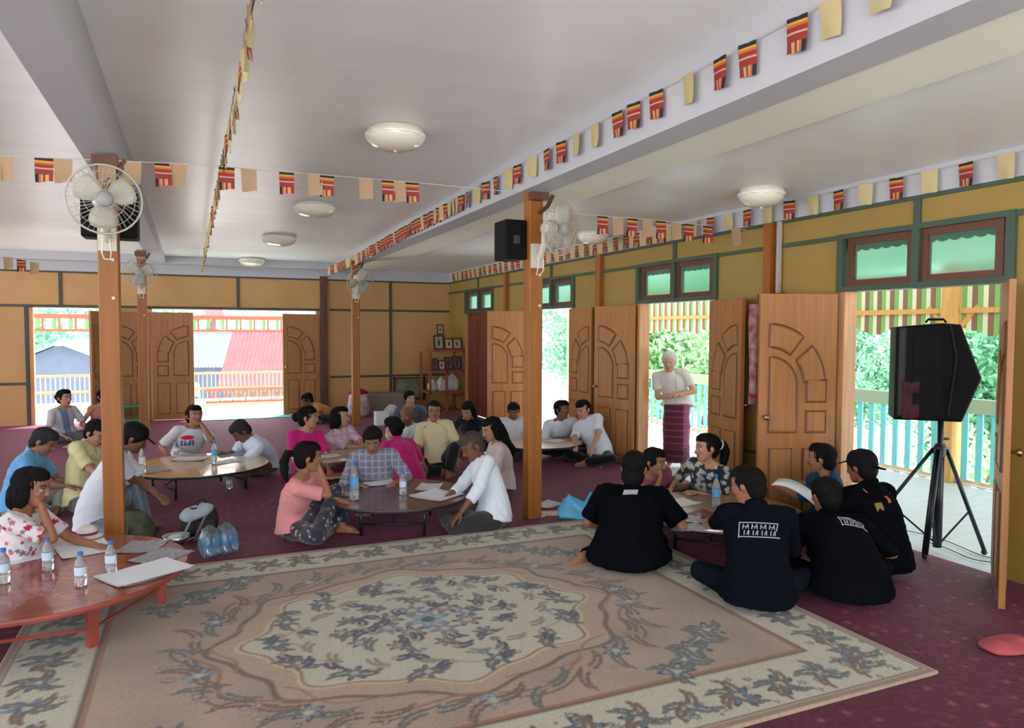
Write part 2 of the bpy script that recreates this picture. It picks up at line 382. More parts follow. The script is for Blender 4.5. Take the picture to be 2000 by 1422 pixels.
box_speaker(pA.x-.19, pA.x+.19, pA.y+.082, pA.y+.31, 2.44, 2.80, 'black box loudspeaker behind the near left column')
box_speaker(pBc.x-.285, pBc.x-.075, pBc.y-.02, pBc.y+.26, 2.40, 2.76, 'black box loudspeaker on the left side of the near right column')
# bunched dark cloth at two column tops
for p, lb in ((pA, 'dark brown timber bracket at the top of the near left column'), (pBc, 'curved dark timber bracket at the top of the near right column'), (pC, 'timber bracket atop the far left column'), (pD, 'timber bracket atop the far right column')):
    s = MB(); pts = [(.11*math.cos(a)-.09 if 0 else .13*math.sin(a), 0, .12*(1-math.cos(a))) for a in np.linspace(0, 1.4, 7)]
    s.box((-.085, -.04, .10), (.085, .04, .17)); s.tube([(0, -.02, -.02), (.08, -.02, .05), (.13, -.02, .15)], .02, 6)
    o = s.build('timber_bracket', wood_dark); o.location = (p.x, p.y-.112, 2.83); tag(o, lb, 'bracket', 'brackets on the column tops')
# ---------------------------------------------------------------- ceiling lights
dome_g = mat('dome_glass', (.80, .77, .66), .18, coat=.5)
def dome(px, py, zc, rad, lab):
    p = gp(px, py, zc-.06); root = thing('ceiling_light', lab, 'ceiling light', (p.x, p.y, zc), 0, 'round ceiling lights')
    MB().lathe([(rad*.93, 0), (rad*.96, -.018), (rad*.80, -.028)], 36).build('base_ring', mat('dome_base', (.62, .58, .46), .4, .1), root, smooth=True)
    s = MB(); s.lathe([(rad, -.02), (rad*1.0, -.065), (rad*.93, -.105), (rad*.72, -.14), (rad*.4, -.160), (.02, -.166)], 36); gd = s.build('glass_dome', dome_g, root, smooth=True)
    s = MB()
    aa = np.linspace(0, 2*math.pi, 97)[:-1]; s.tube([(rad*.98*math.cos(a), rad*.98*math.sin(a), -.055) for a in aa], [.008+.009*abs(math.cos(6*a)) for a in aa], 8, closed=True)
    s.build('bead_rim', mat('crystal_bead', (.85, .85, .82), .08, spec=1), root, smooth=True)
    MB().lathe([(.012, -.155), (.016, -.17), (.004, -.18)], 12).build('finial', mat('dome_base', (.6, .5, .3)), gd, smooth=True)
for px, py, w_, lb in ((772, 268, .23, 'large round ceiling light nearest the camera'), (615, 408, .24, 'second round ceiling light, above the flag row'), (545, 468, .25, 'third round ceiling light towards the back'), (492, 510, .24, 'farthest round ceiling light near the back wall'), (75, 502, .22, 'flat-looking round ceiling light at the far left')):
    y = gp(px, py, 3.2).y; y = gp(px, py, cz(y)-.06).y; dome(px, py, cz(min(y, 15.2)), w_, lb)
dome(1487, 382, 3.035, .20, 'round ceiling light over the doorways on the right'); dome(1158, 462, 3.035, .2, 'round ceiling light right of the near right column')
# ---------------------------------------------------------------- buntings
def flagmat():
    m = bpy.data.materials.new('striped_flag'); m.use_nodes = True; t = m.node_tree; b = t.nodes['Principled BSDF']
    tc = N(t, 'TexCoord'); sp = N(t, 'SeparateXYZ'); t.links.new(tc.outputs['Object'], sp.inputs[0])
    def ramp(stops, src, lo, hi):
        mr = N(t, 'MapRange'); mr.inputs['From Min'].default_value = lo; mr.inputs['From Max'].default_value = hi; t.links.new(src, mr.inputs['Value'])
        r = N(t, 'ValToRGB'); r.color_ramp.interpolation = 'CONSTANT'; e = r.color_ramp.elements
        e[0].position = 0; e[0].color = (*stops[0][1], 1); e[1].position = stops[1][0]; e[1].color = (*stops[1][1], 1)
        for q, c in stops[2:]: x = e.new(q); x.color = (*c, 1)
        t.links.new(mr.outputs[0], r.inputs[0]); return r
    K, Y, R, W, O, M_ = (.010, .012, .022), (.60, .30, .03), (.28, .022, .016), (.50, .34, .28), (.46, .13, .02), (.24, .03, .02)
    r1 = ramp([(0, M_), (.30, M_), (.40, R), (.52, W), (.58, R), (.72, O), (.80, Y), (.87, K)], sp.outputs['Z'], -.17, 0)
    r2 = ramp([(0, K), (.16, O), (.3, W), (.4, R), (.55, Y), (.68, W), (.78, R)], sp.outputs['X'], -.05, .05)
    gt = N(t, 'Math', operation='LESS_THAN'); gt.inputs[1].default_value = -.118; t.links.new(sp.outputs['Z'], gt.inputs[0])
    mxn = N(t, 'Mix', data_type='RGBA'); t.links.new(gt.outputs[0], mxn.inputs[0]); t.links.new(r1.outputs[0], mxn.inputs[6]); t.links.new(r2.outputs[0], mxn.inputs[7])
    t.links.new(mxn.outputs[2], b.inputs['Base Color']); b.inputs['Roughness'].default_value = .7
    return m
fm_s = flagmat(); fm_t = mat('tan_flag', (.40, .27, .165), .8); fm_y = mat('cream_flag', (.50, .41, .22), .8)
def flagmesh(name, m, w=.115, h=.17):
    me = None; s = MB(); nx, nz = 5, 6
    for side in (0, 1):
        vs = []
        for j in range(nz):
            for i in range(nx):
                u = i/(nx-1)-.5; v = j/(nz-1); vs.append((u*w*(1-.05*v), .010*math.sin(u*5+v*3)*v+(.0012 if side else 0), -v*h+.006*math.sin(u*4)*v))
        fs = [(j*nx+i, j*nx+i+1, (j+1)*nx+i+1, (j+1)*nx+i) for j in range(nz-1) for i in range(nx-1)]
        s.add(vs, fs if side else [f[::-1] for f in fs])
    o = s.build(name, m, smooth=True); me = o.data; bpy.data.objects.remove(o); return me
FS, FT, FY = flagmesh('flag_striped', fm_s), flagmesh('flag_tan', fm_t), flagmesh('flag_cream', fm_y)
def bunting(pts, flags, lab, rot=None, sag=.02):
    """pts: string points; flags: (t along the string, mesh)"""
    P = [Vector(p) for p in pts]; L = [0]
    for a, b in zip(P, P[1:]): L.append(L[-1]+(b-a).length)
    def pos(t):
        d = t*L[-1]
        for i in range(len(P)-1):
            if d <= L[i+1]+1e-9: return P[i].lerp(P[i+1], (d-L[i])/(L[i+1]-L[i])), (P[i+1]-P[i]).normalized()
        return P[-1], (P[-1]-P[-2]).normalized()
    root = thing('flag_bunting', lab, 'bunting', P[0], 0, 'strings of paper flags under the ceiling')
    MB().tube([p-P[0] for p in P], .003, 5).build('string', mat('string_white', (.5, .48, .45), .8), root)
    for k, (t, me) in enumerate(flags[:98]):
        p, d = pos(t); o = bpy.data.objects.new('flag', me); COL.objects.link(o); o.parent = root
        o.location = p-P[0]; a = math.atan2(d.y, d.x)+(rot(k) if rot else 0); o.rotation_euler = (random.uniform(-.08, .08), random.uniform(-.04, .04), a)
def tpx(pa, pb, xs, ax, val):                # fractions along a string between two ends for photo columns xs
    out = []
    for x in xs:
        r = ray(x, 300)
        # intersection of the vertical sight plane with the string in plan
        dx, dy = pb[0]-pa[0], pb[1]-pa[1]; den = dx*(-r.y)+dy*r.x
        out.append(max(0, min(1, (-(pa[0]-EYE.x)*(-r.y)-(pa[1]-EYE.y)*r.x)/den)))
    return out
a, b = Vector((-3.0, 6.0, 2.98)), Vector((2.68, 6.0, 2.985))
m1 = [(0, -3, 6, 2.98)]
xs = [(-60, FS), (-20, FT), (4, FT), (85, FS), (122, FT), (207, FT), (258, FT), (317, FS), (346, FT), (441, FS), (484, FT), (558, FS), (613, FT), (637, FS), (713, FT), (757, FS), (780, FT), (803, FS)]
bunting([(-3.0, 6, 3.02), (-1.3, 6, 2.93), (0, 6.0, 2.99), (1.7, 6, 3.0), (2.69, 6.0, 2.99)], list(zip(tpx(a, b, [x for x, _ in xs], 0, 0), [m for _, m in xs])), 'string of striped and tan flags crossing the room in front of the ceiling lights')
ys = np.linspace(1.2, 15.2, 88)
bunting([(.24, 1.0, 3.2), (.24, 4, 3.16), (.2, 8, 3.08), (.16, 12, 3.03), (.14, 15.3, 3.02)], [((y-1)/14.3, (FY if i % 3 else FS)) for i, y in enumerate(ys)], 'string of cream flags running lengthwise, seen almost edge on, left of the nearest ceiling light', rot=lambda k: random.uniform(-.25, .25))
ys = [y+random.uniform(-.05, .05) for y in np.arange(1.1, 7.4, .27)]+list(np.linspace(7.5, 15, 58))
bunting([(2.66, .8, 3.27), (2.66, 5, 3.24), (2.67, 9, 3.2), (2.66, 13, 3.1), (2.5, 15.3, 3.02)], [((y-.8)/14.5, (FS if random.random() < .6 else FY)) for y in ys], 'string of flags along the white beam over the near right column', rot=lambda k: random.uniform(-.15, .5))
a, b = (5.17, .5, 2.99), (5.17, 15.2, 2.99)
ys = list(np.linspace(1.0, 7, 22))+list(np.linspace(7.2, 15, 60))
bunting([a, (5.17, 5, 2.985), (5.17, 10, 3.0), b], [((y-.5)/14.7, (FS if i % 2 else FY)) for i, y in enumerate(ys)], 'string of flags along the top of the right wall', rot=lambda k: random.uniform(-.1, .35))
xs = [(1122, FT), (1178, FS), (1208, FT), (1237, FS), (1266, FT), (1293, FS), (1323, FT), (1348, FS), (1385, FS), (1440, FT)]
a, b = (2.98, 6.0), (5.2, 5.9)
bunting([(2.98, 6, 2.84), (4.1, 5.95, 2.83), (5.2, 5.9, 2.79)], list(zip(tpx(a, b, [x for x, _ in xs], 0, 0), [m for _, m in xs])), 'short string of flags from the near right column to the right wall')
bunting([(-4.2, 12, 3.1), (-2.1, 12.6, 2.72)], [(t, FS if i % 2 else FT) for i, t in enumerate(np.linspace(.1, .98, 13))], 'short drooping string of flags at the far left')
# ---------------------------------------------------------------- verandas and what lies beyond
deck_b = mat('pale_back_deck', (.80, .80, .82), .6)
deck_m = mat('pale_deck', (.44, .44, .50), .5, noise=.08, nscale=2, stretch=(1, 6, 1))
orange_m = mat('orange_wood', (.72, .36, .12), .5, noise=.15, nscale=5, stretch=(5, 5, .6))
turq_m = mat('turquoise_paint', (.20, .72, .82), .45); sage_m = mat('sage_paint', (.40, .50, .36), .5)
struct(MB().box((XW+.02, YN, -.14), (8.45, YB+3, -.012)).build('floor_veranda', deck_m))
struct(MB().box((XL, YB+.02, -.15), (XW+.02, YB+4.5, -.013)).build('floor_back_veranda', deck_b))
ground = struct(MB().box((-60, -40, -2.6), (80, 110, -2.5)).build('ground', mat('pale_ground', (.78, .78, .77), .9, noise=.2, nscale=.5)))
def balusters(root, x0, y0, x1, y1, n, z0, z1, m, w=.035, d=.02):
    ang = math.atan2(y1-y0, x1-x0)
    base = None
    for i in range(n):
        t = (i+.5)/n; 
        if base is None: base = MB().box((-w/2, -d/2, 0), (w/2, d/2, z1-z0)).build('baluster', m, root)
        o = base if i == 0 else base.copy()
        if i: COL.objects.link(o)
        o.location = (x0+(x1-x0)*t-root.location.x, y0+(y1-y0)*t-root.location.y, z0); o.rotation_euler = (0, 0, ang)
def railing(x0, y0, x1, y1, lab, top, m_rail, m_bal, n, zt, th=.06, mid=None, bw=.035):
    root = thing('veranda_railing', lab, 'railing', (x0, y0, 0)); L = math.hypot(x1-x0, y1-y0); a = math.atan2(y1-y0, x1-x0)
    MB().box((0, -th/2, zt-top), (L, th/2, zt)).build('top_rail', m_rail, root, M=Z(a), bevel=.006)
    MB().box((0, -.025, .0), (L, .025, .05)).build('bottom_rail', mat('rail_cream', (.62, .52, .33), .5), root, M=Z(a))
    if mid: MB().box((0, -.03, mid), (L, .03, mid+.05)).build('middle_rail', m_rail, root, M=Z(a))
    balusters(root, x0, y0, x1, y1, n, .05, zt-top, m_bal, w=bw)
    return root
RX = 8.15
railing(RX, 1.2, RX, 5.62, 'sage and turquoise veranda railing behind the speaker tripod, right of the timber post', .17, sage_m, turq_m, 26, .99, bw=.075)
railing(RX, 5.82, RX, 12.6, 'sage and turquoise veranda railing behind the standing man', .17, sage_m, turq_m, 38, .99, bw=.075)
for y, lb in ((5.72, 'square orange timber veranda post behind the speaker tripod'), (12.72, 'orange veranda post beyond the narrow doorway')):
    root = thing('veranda_post', lb, 'post', (RX, y, 0), 0, 'veranda posts')
    MB().box((-.09, -.09, -.01), (.09, .09, 2.55)).build('shaft', orange_m, root, bevel=.006)
    s = MB(); s.tube([(0, -.05, 1.75), (0, -.30, 2.05)], .035, 4); s.tube([(0, .05, 1.75), (0, .30, 2.05)], .035, 4); s.build('knee_brace', orange_m, root)
# hanging slatted valance with zigzag foot
def valance(y0, y1, lab):
    root = thing('slat_valance', lab, 'valance', (RX, y0, 0), 0, 'slatted valances under the veranda eaves'); L = y1-y0
    cs = [mat('valance_cream', (.80, .74, .56), .5), mat('valance_green', (.24, .46, .14), .5), mat('valance_brown', (.28, .13, .09), .5)]
    n = int(L/.062); mbs = [MB(), MB(), MB()]
    for i in range(n):
        u0, u1 = i*L/n, (i+1)*L/n; ph = (u0 % .62)/.62; z = 1.80-.10*(1-abs(ph*2-1)); k = (0, 1, 0, 2)[i % 4] if (i // 4) % 2 else (0, 2, 1, 1)[i % 4]
        k = (0, 1, 2)[i % 3]
        mbs[k].box((-.012, u0, z), (.012, u1-.004, 2.46))
    for k, (q, nm) in enumerate(zip(mbs, ('cream_slats', 'green_slats', 'brown_slats'))): q.build(nm, cs[k], root)
    s = MB(); s.box((-.04, 0, 1.97), (.0, L, 2.03)); s.box((-.04, 0, 2.40), (.04, L, 2.47)); s.build('valance_rail', orange_m, root)
valance(1.2, 5.62, 'cream, green and brown slatted valance right of the timber post'); valance(5.82, 12.6, 'slatted valance seen above the standing man')
s = MB()
for i in range(35):
    y = 1+i*.24; s.add([(XW+.14, y, 3.04), (XW+.14, y+.12, 3.06), (XW+.14, y+.24, 3.04), (RX+.5, y, 2.60), (RX+.5, y+.12, 2.62), (RX+.5, y+.24, 2.60)], [(0, 1, 4, 3), (1, 2, 5, 4)])
rm = mat('roof_mint', (.62, .85, .74), .5); t_ = rm.node_tree; tr = N(t_, 'BsdfTranslucent'); tr.inputs[0].default_value = (.15, .20, .175, 1); t_.links.new(tr.outputs[0], [x for x in t_.nodes if x.type == 'OUTPUT_MATERIAL'][0].inputs[0])
struct(s.build('ceiling_veranda_roof', rm))
# side room wall seen through the narrow doorway
s = MB(); s.box((6.9, 12.90, 0), (8.1, 13.0, 2.5)); struct(s.build('wall_annex', mat('annex_cream', (.80, .66, .50), .7)))
# back veranda
red_m = mat('red_rail', (.42, .10, .07), .5); pale_o = mat('pale_orange_rail', (.50, .24, .14), .5)
railing(-4.3, 17.9, 4.5, 17.9, 'orange and white back veranda railing beyond the bright doorways', .05, pale_o, mat('baluster_peach', (.50, .36, .28), .5), 98, .78, mid=.38, bw=.02)
root = thing('fretwork_panel', 'low orange fretwork panel fixed to the back railing in the bright doorway', 'panel', (.2, 17.84, 0))
s = MB(); s.box((0, 0, .06), (1.7, .02, .12)); s.box((0, 0, .34), (1.7, .02, .38))
for i in range(6):
    s.ell((.15+.28*i, .01, .23), (.055, .012, .055), 10, 6); s.box((.29+.28*i, 0, .1), (.31+.28*i, .02, .36))
s.build('fretwork', red_m, root)
root = thing('frieze_panel', 'red rail frieze with green and white squares above the back doorways', 'frieze', (-4.3, 17.9, 0))
s = MB(); s.box((0, -.03, 1.98), (8.8, .03, 2.07)); s.box((0, -.03, 1.70), (8.8, .03, 1.75))
for i in range(30): s.box((.15+i*.3, -.02, 1.75), (.19+i*.3, .02, 1.98))
s.build('frieze_rail', red_m, root)
g1 = MB().box((.24, -.01, 1.76), (.34, .01, 1.98)).build('white_square', mat('square_white', (.45, .48, .44)), root); g2 = MB().box((.35, -.01, 1.76), (.42, .01, 1.98)).build('green_square', mat('square_green', (.12, .32, .14)), root)
for i in range(1, 29):
    for g_ in (g1, g2): q = g_.copy(); COL.objects.link(q); q.location = (i*.3, 0, 0)
# houses
def house(cx, cy, w, d, zb, ze, zr, roofm, wallm, lab, yaw=0):
    root = thing('house', lab, 'house', (cx, cy, zb), yaw)
    s = MB(); s.box((-w/2, -d/2, 0), (w/2, d/2, ze-zb)); s.add([(-w/2, -d/2, ze-zb), (w/2, -d/2, ze-zb), (0, -d/2, zr-zb)], [(0, 1, 2)]); s.build('wall', wallm, root)
    s = MB(); n = 40
    for sg in (-1, 1):
        for i in range(n):
            y0 = -d/2-.4+(d+.8)*i/n; y1 = y0+(d+.8)/n; ym = (y0+y1)/2
            a = [(0, y, zr-zb+.02+(.05 if k == 1 else 0)) for k, y in enumerate((y0, ym, y1))]; b = [(sg*(w/2+.5), y, ze-zb-.15+(.05 if k == 1 else 0)) for k, y in enumerate((y0, ym, y1))]
            s.add(a+b, [(0, 1, 4, 3), (1, 2, 5, 4)])
    s.build('roof', roofm, root)
    s = MB(); 
    for x in (-w*.25, w*.2): s.box((x-.4, -d/2-.03, (ze-zb)*.35), (x+.4, -d/2, (ze-zb)*.8))
    s.build('shutter', mat('shutter_blue', (.25, .35, .5)), root)
    MB().box((-.1, -d/2-.5, zr-zb-.05), (.1, d/2+.5, zr-zb+.08)).build('ridge_cap', mat('ridge_white', (.4, .4, .4)), root)
rb = mat('roof_bluegrey', (.12, .15, .21), .95, spec=.05, noise=.1, nscale=2); rr = mat('roof_red', (.22, .075, .085), .95, spec=.05, noise=.12, nscale=2)
wl = mat('house_wall', (.15, .14, .13), .7)
house(-4.1, 31, 7.5, 6, -2.5, -.5, 1.25, rb, rb, 'pale blue-grey gabled house seen through the left doorway')
house(2.6, 42, 6, 6, -2.5, .0, 1.6, rb, rb, 'blue-grey roofed house in the bright back doorway', 1.35)
house(4.2, 30, 5.5, 5, -2.5, -.2, 1.7, rr, wl, 'red roofed house at the right of the back doorway', 1.35)
house(-1.4, 66, 20, 6, -2.5, 2.6, 4.4, rr, wl, 'long red roofed building behind the other houses', 1.57)
# trees
def leafmat(n, c, c2):
    m = mat(n, c, .6, noise=.3, nscale=1.6, col2=c2, spec=.15); t = m.node_tree; b = t.nodes['Principled BSDF']; out = [x for x in t.nodes if x.type == 'OUTPUT_MATERIAL'][0]
    tr = N(t, 'BsdfTranslucent'); ms = N(t, 'MixShader'); ms.inputs[0].default_value = .5; src = b.inputs['Base Color'].links[0].from_socket
    t.links.new(src, tr.inputs[0]); t.links.new(b.outputs[0], ms.inputs[1]); t.links.new(tr.outputs[0], ms.inputs[2]); t.links.new(ms.outputs[0], out.inputs[0]); return m
lm = [leafmat('foliage_teal', (.22, .52, .38), (.40, .72, .54)), leafmat('foliage_lime', (.32, .58, .32), (.54, .78, .48)), leafmat('foliage_green', (.18, .48, .32), (.36, .68, .46))]
bark = mat('bark', (.20, .15, .10), .8, noise=.3, nscale=8)
def tree(x, y, zg, h, rad, k, lab, n=9000, leaf=.11):
    root = thing('leafy_tree', lab, 'tree', (x, y, zg), 0, 'trees beyond the veranda')
    s = MB(); s.tube([(0, 0, 0), (.1, .05, h*.3), (-.05, .1, h*.6), (0, 0, h*.85)], [.2, .16, .11, .03], 8)
    for i in range(5):
        a = i*1.3; s.tube([(0, 0, h*(.3+.08*i)), (math.cos(a)*rad*.5, math.sin(a)*rad*.5, h*(.5+.08*i)), (math.cos(a)*rad*.8, math.sin(a)*rad*.8, h*(.6+.08*i))], [.08, .05, .02], 6)
    s.build('trunk', bark, root, smooth=True)
    rg = np.random.default_rng(int(abs(x*31+y*17)*10)); nb = 26
    c = rg.normal(size=(nb, 3)); c /= np.linalg.norm(c, axis=1)[:, None]; c *= rg.uniform(.35, .85, (nb, 1)); c[:, 0] *= rad; c[:, 1] *= rad; c[:, 2] = c[:, 2]*h*.38+h*.58
    br = rg.uniform(.28, .5, nb)*rad
    bi = rg.integers(0, nb, n); d = rg.normal(size=(n, 3)); d /= np.linalg.norm(d, axis=1)[:, None]
    P = c[bi]+d*br[bi][:, None]*rg.uniform(.75, 1.08, (n, 1))
    nn = d+rg.normal(size=(n, 3))*.6; nn /= np.linalg.norm(nn, axis=1)[:, None]
    t = np.cross(nn, rg.normal(size=(n, 3))); t /= np.linalg.norm(t, axis=1)[:, None]; b = np.cross(nn, t)
    sz = leaf*rg.uniform(.7, 1.4, (n, 1)); V = np.stack([P-t*sz, P-b*sz*.45, P+t*sz, P+b*sz*.45], 1).reshape(-1, 3)
    me = bpy.data.meshes.new('foliage'); me.from_pydata(V.tolist(), [], np.arange(4*n).reshape(-1, 4).tolist()); me.materials.append(lm[k])
    o = bpy.data.objects.new('foliage', me); COL.objects.link(o); o.parent = root
for x, y, h, r, k, lb in ((14, 5.2, 5.6, 2.2, 0, 'teal-green tree behind the speaker tripod'), (15, 9.6, 5.8, 2.4, 2, 'bushy green tree left of the near doorway view'), (14.5, 1.6, 5.4, 2.1, 1, 'lime-green tree at the right edge of the veranda view'),
     (15.5, 15.0, 6.0, 2.6, 0, 'bushy tree right behind the standing man'), (14.5, 20.5, 6, 2.7, 1, 'lighter tree left behind the standing man'), (19, 12, 7, 3.0, 2, 'taller tree in the second row behind the veranda'), (20, 25, 7, 3.2, 0, 'dark tree far along the veranda'), (18.5, 6.5, 7, 3, 1, 'tall lime tree in the second row'), (18, 31, 7, 3.2, 2, 'green tree seen through the narrow doorway'),
     (-9, 44, 8.5, 3.8, 0, 'teal tree behind the gabled house'), (-15, 41, 8, 3.5, 1, 'light tree left of the gabled house'), (-4.0, 52, 8.5, 4, 0, 'hazy tree above the gabled roof')):
    tree(x, y, -2.5, h, r, k, lb, (26000 if y < 18 else 15000) if x > 0 else 6000, .085 if y < 18 else .12 if y < 35 else .2)
# low shrubs filling below the railing
for x, y, lb in ((11.5, 7.6, 'low shrub below the railing left of the tripod'), (11.6, 12.6, 'low shrub below the railing behind the standing man')):
    tree(x, y, -2.5, 2.6, 1.4, 1, lb, 4000, .09)
# parked motorcycle
root = thing('motorcycle', 'white motorcycle with black wheels parked below the veranda railing', 'motorcycle', (10.6, 4.7, -1.45), 1.4)
for x, nm in ((-.62, 'rear_wheel'), (.62, 'front_wheel')): MB().tube([(x+.27*math.cos(a), 0, .30+.27*math.sin(a)) for a in np.linspace(0, 2*math.pi, 25)[:-1]], .045, 8, closed=True).build(nm, blk, root, smooth=True)
s = MB(); s.tube([(-.8, 0, .72), (-.4, 0, .68), (0, 0, .5), (.3, 0, .6), (.48, 0, .95)], [.07, .12, .10, .09, .06], 10); s.build('fairing', mat('white_paint', (.75, .78, .82), .3), root, smooth=True)
s = MB(); s.tube([(-.75, 0, .83), (-.35, 0, .80), (-.05, 0, .78)], [.07, .09, .06], 10); s.build('saddle', blk, root, smooth=True)
s = MB(); s.tube([(.62, 0, .3), (.5, 0, .7), (.44, 0, 1.02)], .025, 8); s.tube([(.36, -.3, 1.05), (.44, 0, 1.02), (.36, .3, 1.05)], .015, 8); s.build('handlebar', mat('steel', (.5, .5, .5), .3, .9), root, smooth=True)
struct(MB().box((9.2, -2, -2.5), (13, 20, -1.46)).build('ground_road', mat('pale_road', (.50, .50, .50), .9, noise=.1, nscale=1)))
# ---------------------------------------------------------------- patterned rug
def rug():
    x0, x1, y0, y1 = -.95, 3.46, 2.45, 5.78; st = .0105
    nx, ny = int((x1-x0)/st), int((y1-y0)/st)
    X, Y = np.meshgrid(np.linspace(x0, x1, nx), np.linspace(y0, y1, ny)); cx, cy = (x0+x1)/2, (y0+y1)/2-.0
    u, v = X-cx, Y-cy; rg = np.random.default_rng(3)
    def nz(s, seed):
        r = np.random.default_rng(seed); g = r.random((int((y1-y0)/s)+3, int((x1-x0)/s)+3)); gx = (X-x0)/s; gy = (Y-y0)/s
        i, j = gy.astype(int), gx.astype(int); a, b = gy-i, gx-j; a = a*a*(3-2*a); b = b*b*(3-2*b)
        return (g[i, j]*(1-a)*(1-b)+g[i+1, j]*a*(1-b)+g[i, j+1]*(1-a)*b+g[i+1, j+1]*a*b)
    tan = np.array([.37, .26, .20]); cream = np.array([.50, .47, .37]); C = np.tile(tan, (ny, nx, 1))*(.85+.3*nz(.25, 1))[..., None]
    def blend(m, c): C[:] = C*(1-m[..., None])+np.array(c)*m[..., None]
    def sm(x, w=.008): return np.clip(x/w+.5, 0, 1)
    brown, navy, blue, green, rust, pink = (.15, .08, .05), (.035, .042, .085), (.12, .19, .29), (.10, .105, .10), (.30, .12, .06), (.40, .25, .22)
    # borders
    ed = np.minimum(np.minimum(X-x0, x1-X), np.minimum(Y-y0, y1-Y))
    b = sm(.44-ed); blend(b*1.0, cream); 
    for e, wd, c in ((.445, .012, brown), (.47, .010, rust), (.02, .02, (.30, .17, .12)), (.05, .006, brown)): blend(sm(wd-abs(ed-e)), c)
    # central oval with scroll edge
    th = np.arctan2(v/1.0, u/1.28); rr = np.hypot(u/1.28, v/1.0)
    edge = .80+.045*np.cos(8*th)+.02*np.cos(16*th+.5)
    blend(sm(edge+.10-rr, .02), tuple(tan*1.12)); blend(sm(.014-abs(rr-edge-.10), .01), brown)
    blend(sm(edge-rr), cream); blend(sm(.016-abs(rr-edge), .01), (.45, .30, .18)); blend(sm(.008-abs(rr-edge+.04), .01), rust)
    for rr_, am, nn_, c_, w_ in ((.99, .05, 10, rust, .010), (1.04, .06, 10, brown, .008), (.90, .04, 12, rust, .006), (.62, .03, 14, (.36, .24, .15), .007)):
        blend(sm(w_-abs(rr-rr_-am*np.cos(nn_*th+1)), .008)*(np.sin(th*nn_*.5+rr_*9) > -.55), c_)
    def flower(fx, fy, r, c1, c2, ctr=(.45, .40, .3), petals=6):
        m = (abs(X-fx) < r*1.6) & (abs(Y-fy) < r*1.6)
        if not m.any(): return
        a = np.arctan2(Y-fy, X-fx); d = np.hypot(X-fx, Y-fy); e = r*(.72+.28*np.cos(petals*a+fx*9))
        blend(sm(e-d)*m, c1); blend(sm(e*.72-d)*sm(d-e*.35)*m*.8, c2); blend(sm(r*.28-d)*m, ctr)
    def sprig(fx, fy, a0, L, c):
        for i in range(9):
            t = (i+1)/9; px, py = fx+math.cos(a0+t*.6)*L*t, fy+math.sin(a0+t*.6)*L*t
            for sg in (1, -1):
                lx, ly = px+math.cos(a0+sg*1.2)*.022, py+math.sin(a0+sg*1.2)*.022
                d = np.hypot((X-lx), (Y-ly)); m = d < .04; blend(sm(.0105*(1+.4*(i % 2))-d, .007)*m, c)
    # border flowers
    per = []
    for i in range(15): t = x0+.3+i*(x1-x0-.6)/14; per += [(t, y1-.22), (t, y0+.22)]
    for i in range(11): t = y0+.3+i*(y1-y0-.6)/10; per += [(x1-.22, t), (x0+.22, t)]
    for i, (a, c) in enumerate(per):
        flower(a+rg.uniform(-.02, .02), c+rg.uniform(-.04, .04), rg.uniform(.075, .115), navy if i % 3 else blue, blue if i % 2 else green)
        for q in range(4): sprig(a, c, q*1.57+rg.uniform(0, 1), .13, green if q % 2 else brown)
    # medallion bouquet
    flower(cx, cy, .15, blue, (.30, .40, .42), navy)
    for i in range(8): a = i*math.pi/4+.2; flower(cx+.20*math.cos(a)*1.3, cy+.17*math.sin(a), .10, navy if i % 2 else (.22, .16, .2), pink if i % 2 else blue)
    for i in range(12): a = i*math.pi/6; flower(cx+.38*math.cos(a)*1.35, cy+.33*math.sin(a), .07, navy, pink); sprig(cx+.3*math.cos(a)*1.3, cy+.27*math.sin(a), a, .16, green)
    for i in range(16): a = i*math.pi/8+.1; sprig(cx+.5*math.cos(a)*1.35, cy+.48*math.sin(a), a+.5, .12, (.25, .2, .14))
    for i in range(14):
        a = i*2*math.pi/14; flower(cx+.68*math.cos(a)*1.28, cy+.66*math.sin(a), .085, navy if i % 2 else brown, blue)
        for q in (-1, 1): sprig(cx+.68*math.cos(a)*1.28, cy+.66*math.sin(a), a+q*1.5, .12, green)
    for i in range(90):
        a = rg.uniform(0, 6.28); q = rg.uniform(.22, .74); px, py = cx+q*math.cos(a)*1.28, cy+q*math.sin(a); flower(px, py, rg.uniform(.018, .038), (navy, brown, blue, rust)[i % 4], (navy, pink)[i % 2]); 
        if i % 2: sprig(px, py, rg.uniform(0, 6), .09, navy)
    for i in range(120):
        a = rg.uniform(0, 6.28); q = rg.uniform(.98, 1.13); px, py = cx+q*math.cos(a)*1.30, cy+q*math.sin(a); flower(px, py, rg.uniform(.015, .035), (navy, brown, blue, rust)[i % 4], (.4, .3, .25))
    for i in range(260):
        s_ = i % 4; t = rg.uniform(.06, .38); px = rg.uniform(x0+.1, x1-.1) if s_ < 2 else (x0+t if s_ == 2 else x1-t); py = rg.uniform(y0+.1, y1-.1) if s_ > 1 else (y0+t if s_ == 0 else y1-t); flower(px, py, rg.uniform(.015, .032), (navy, green, blue, brown)[i % 4 if i % 3 else 0], (.3, .28, .25))
    # field scrolls round the medallion
    for i in range(28):
        a = i*2*math.pi/28; R_ = 1.0; px, py = cx+R_*math.cos(a)*1.30, cy+min(1.12, R_*1.04)*math.sin(a)
        if i % 3 == 0: flower(px, py, .085, blue if i % 2 else navy, (.3, .34, .36))
        for q in (1.4, -1.4): sprig(px, py, a+q, .2, brown if i % 2 else green)
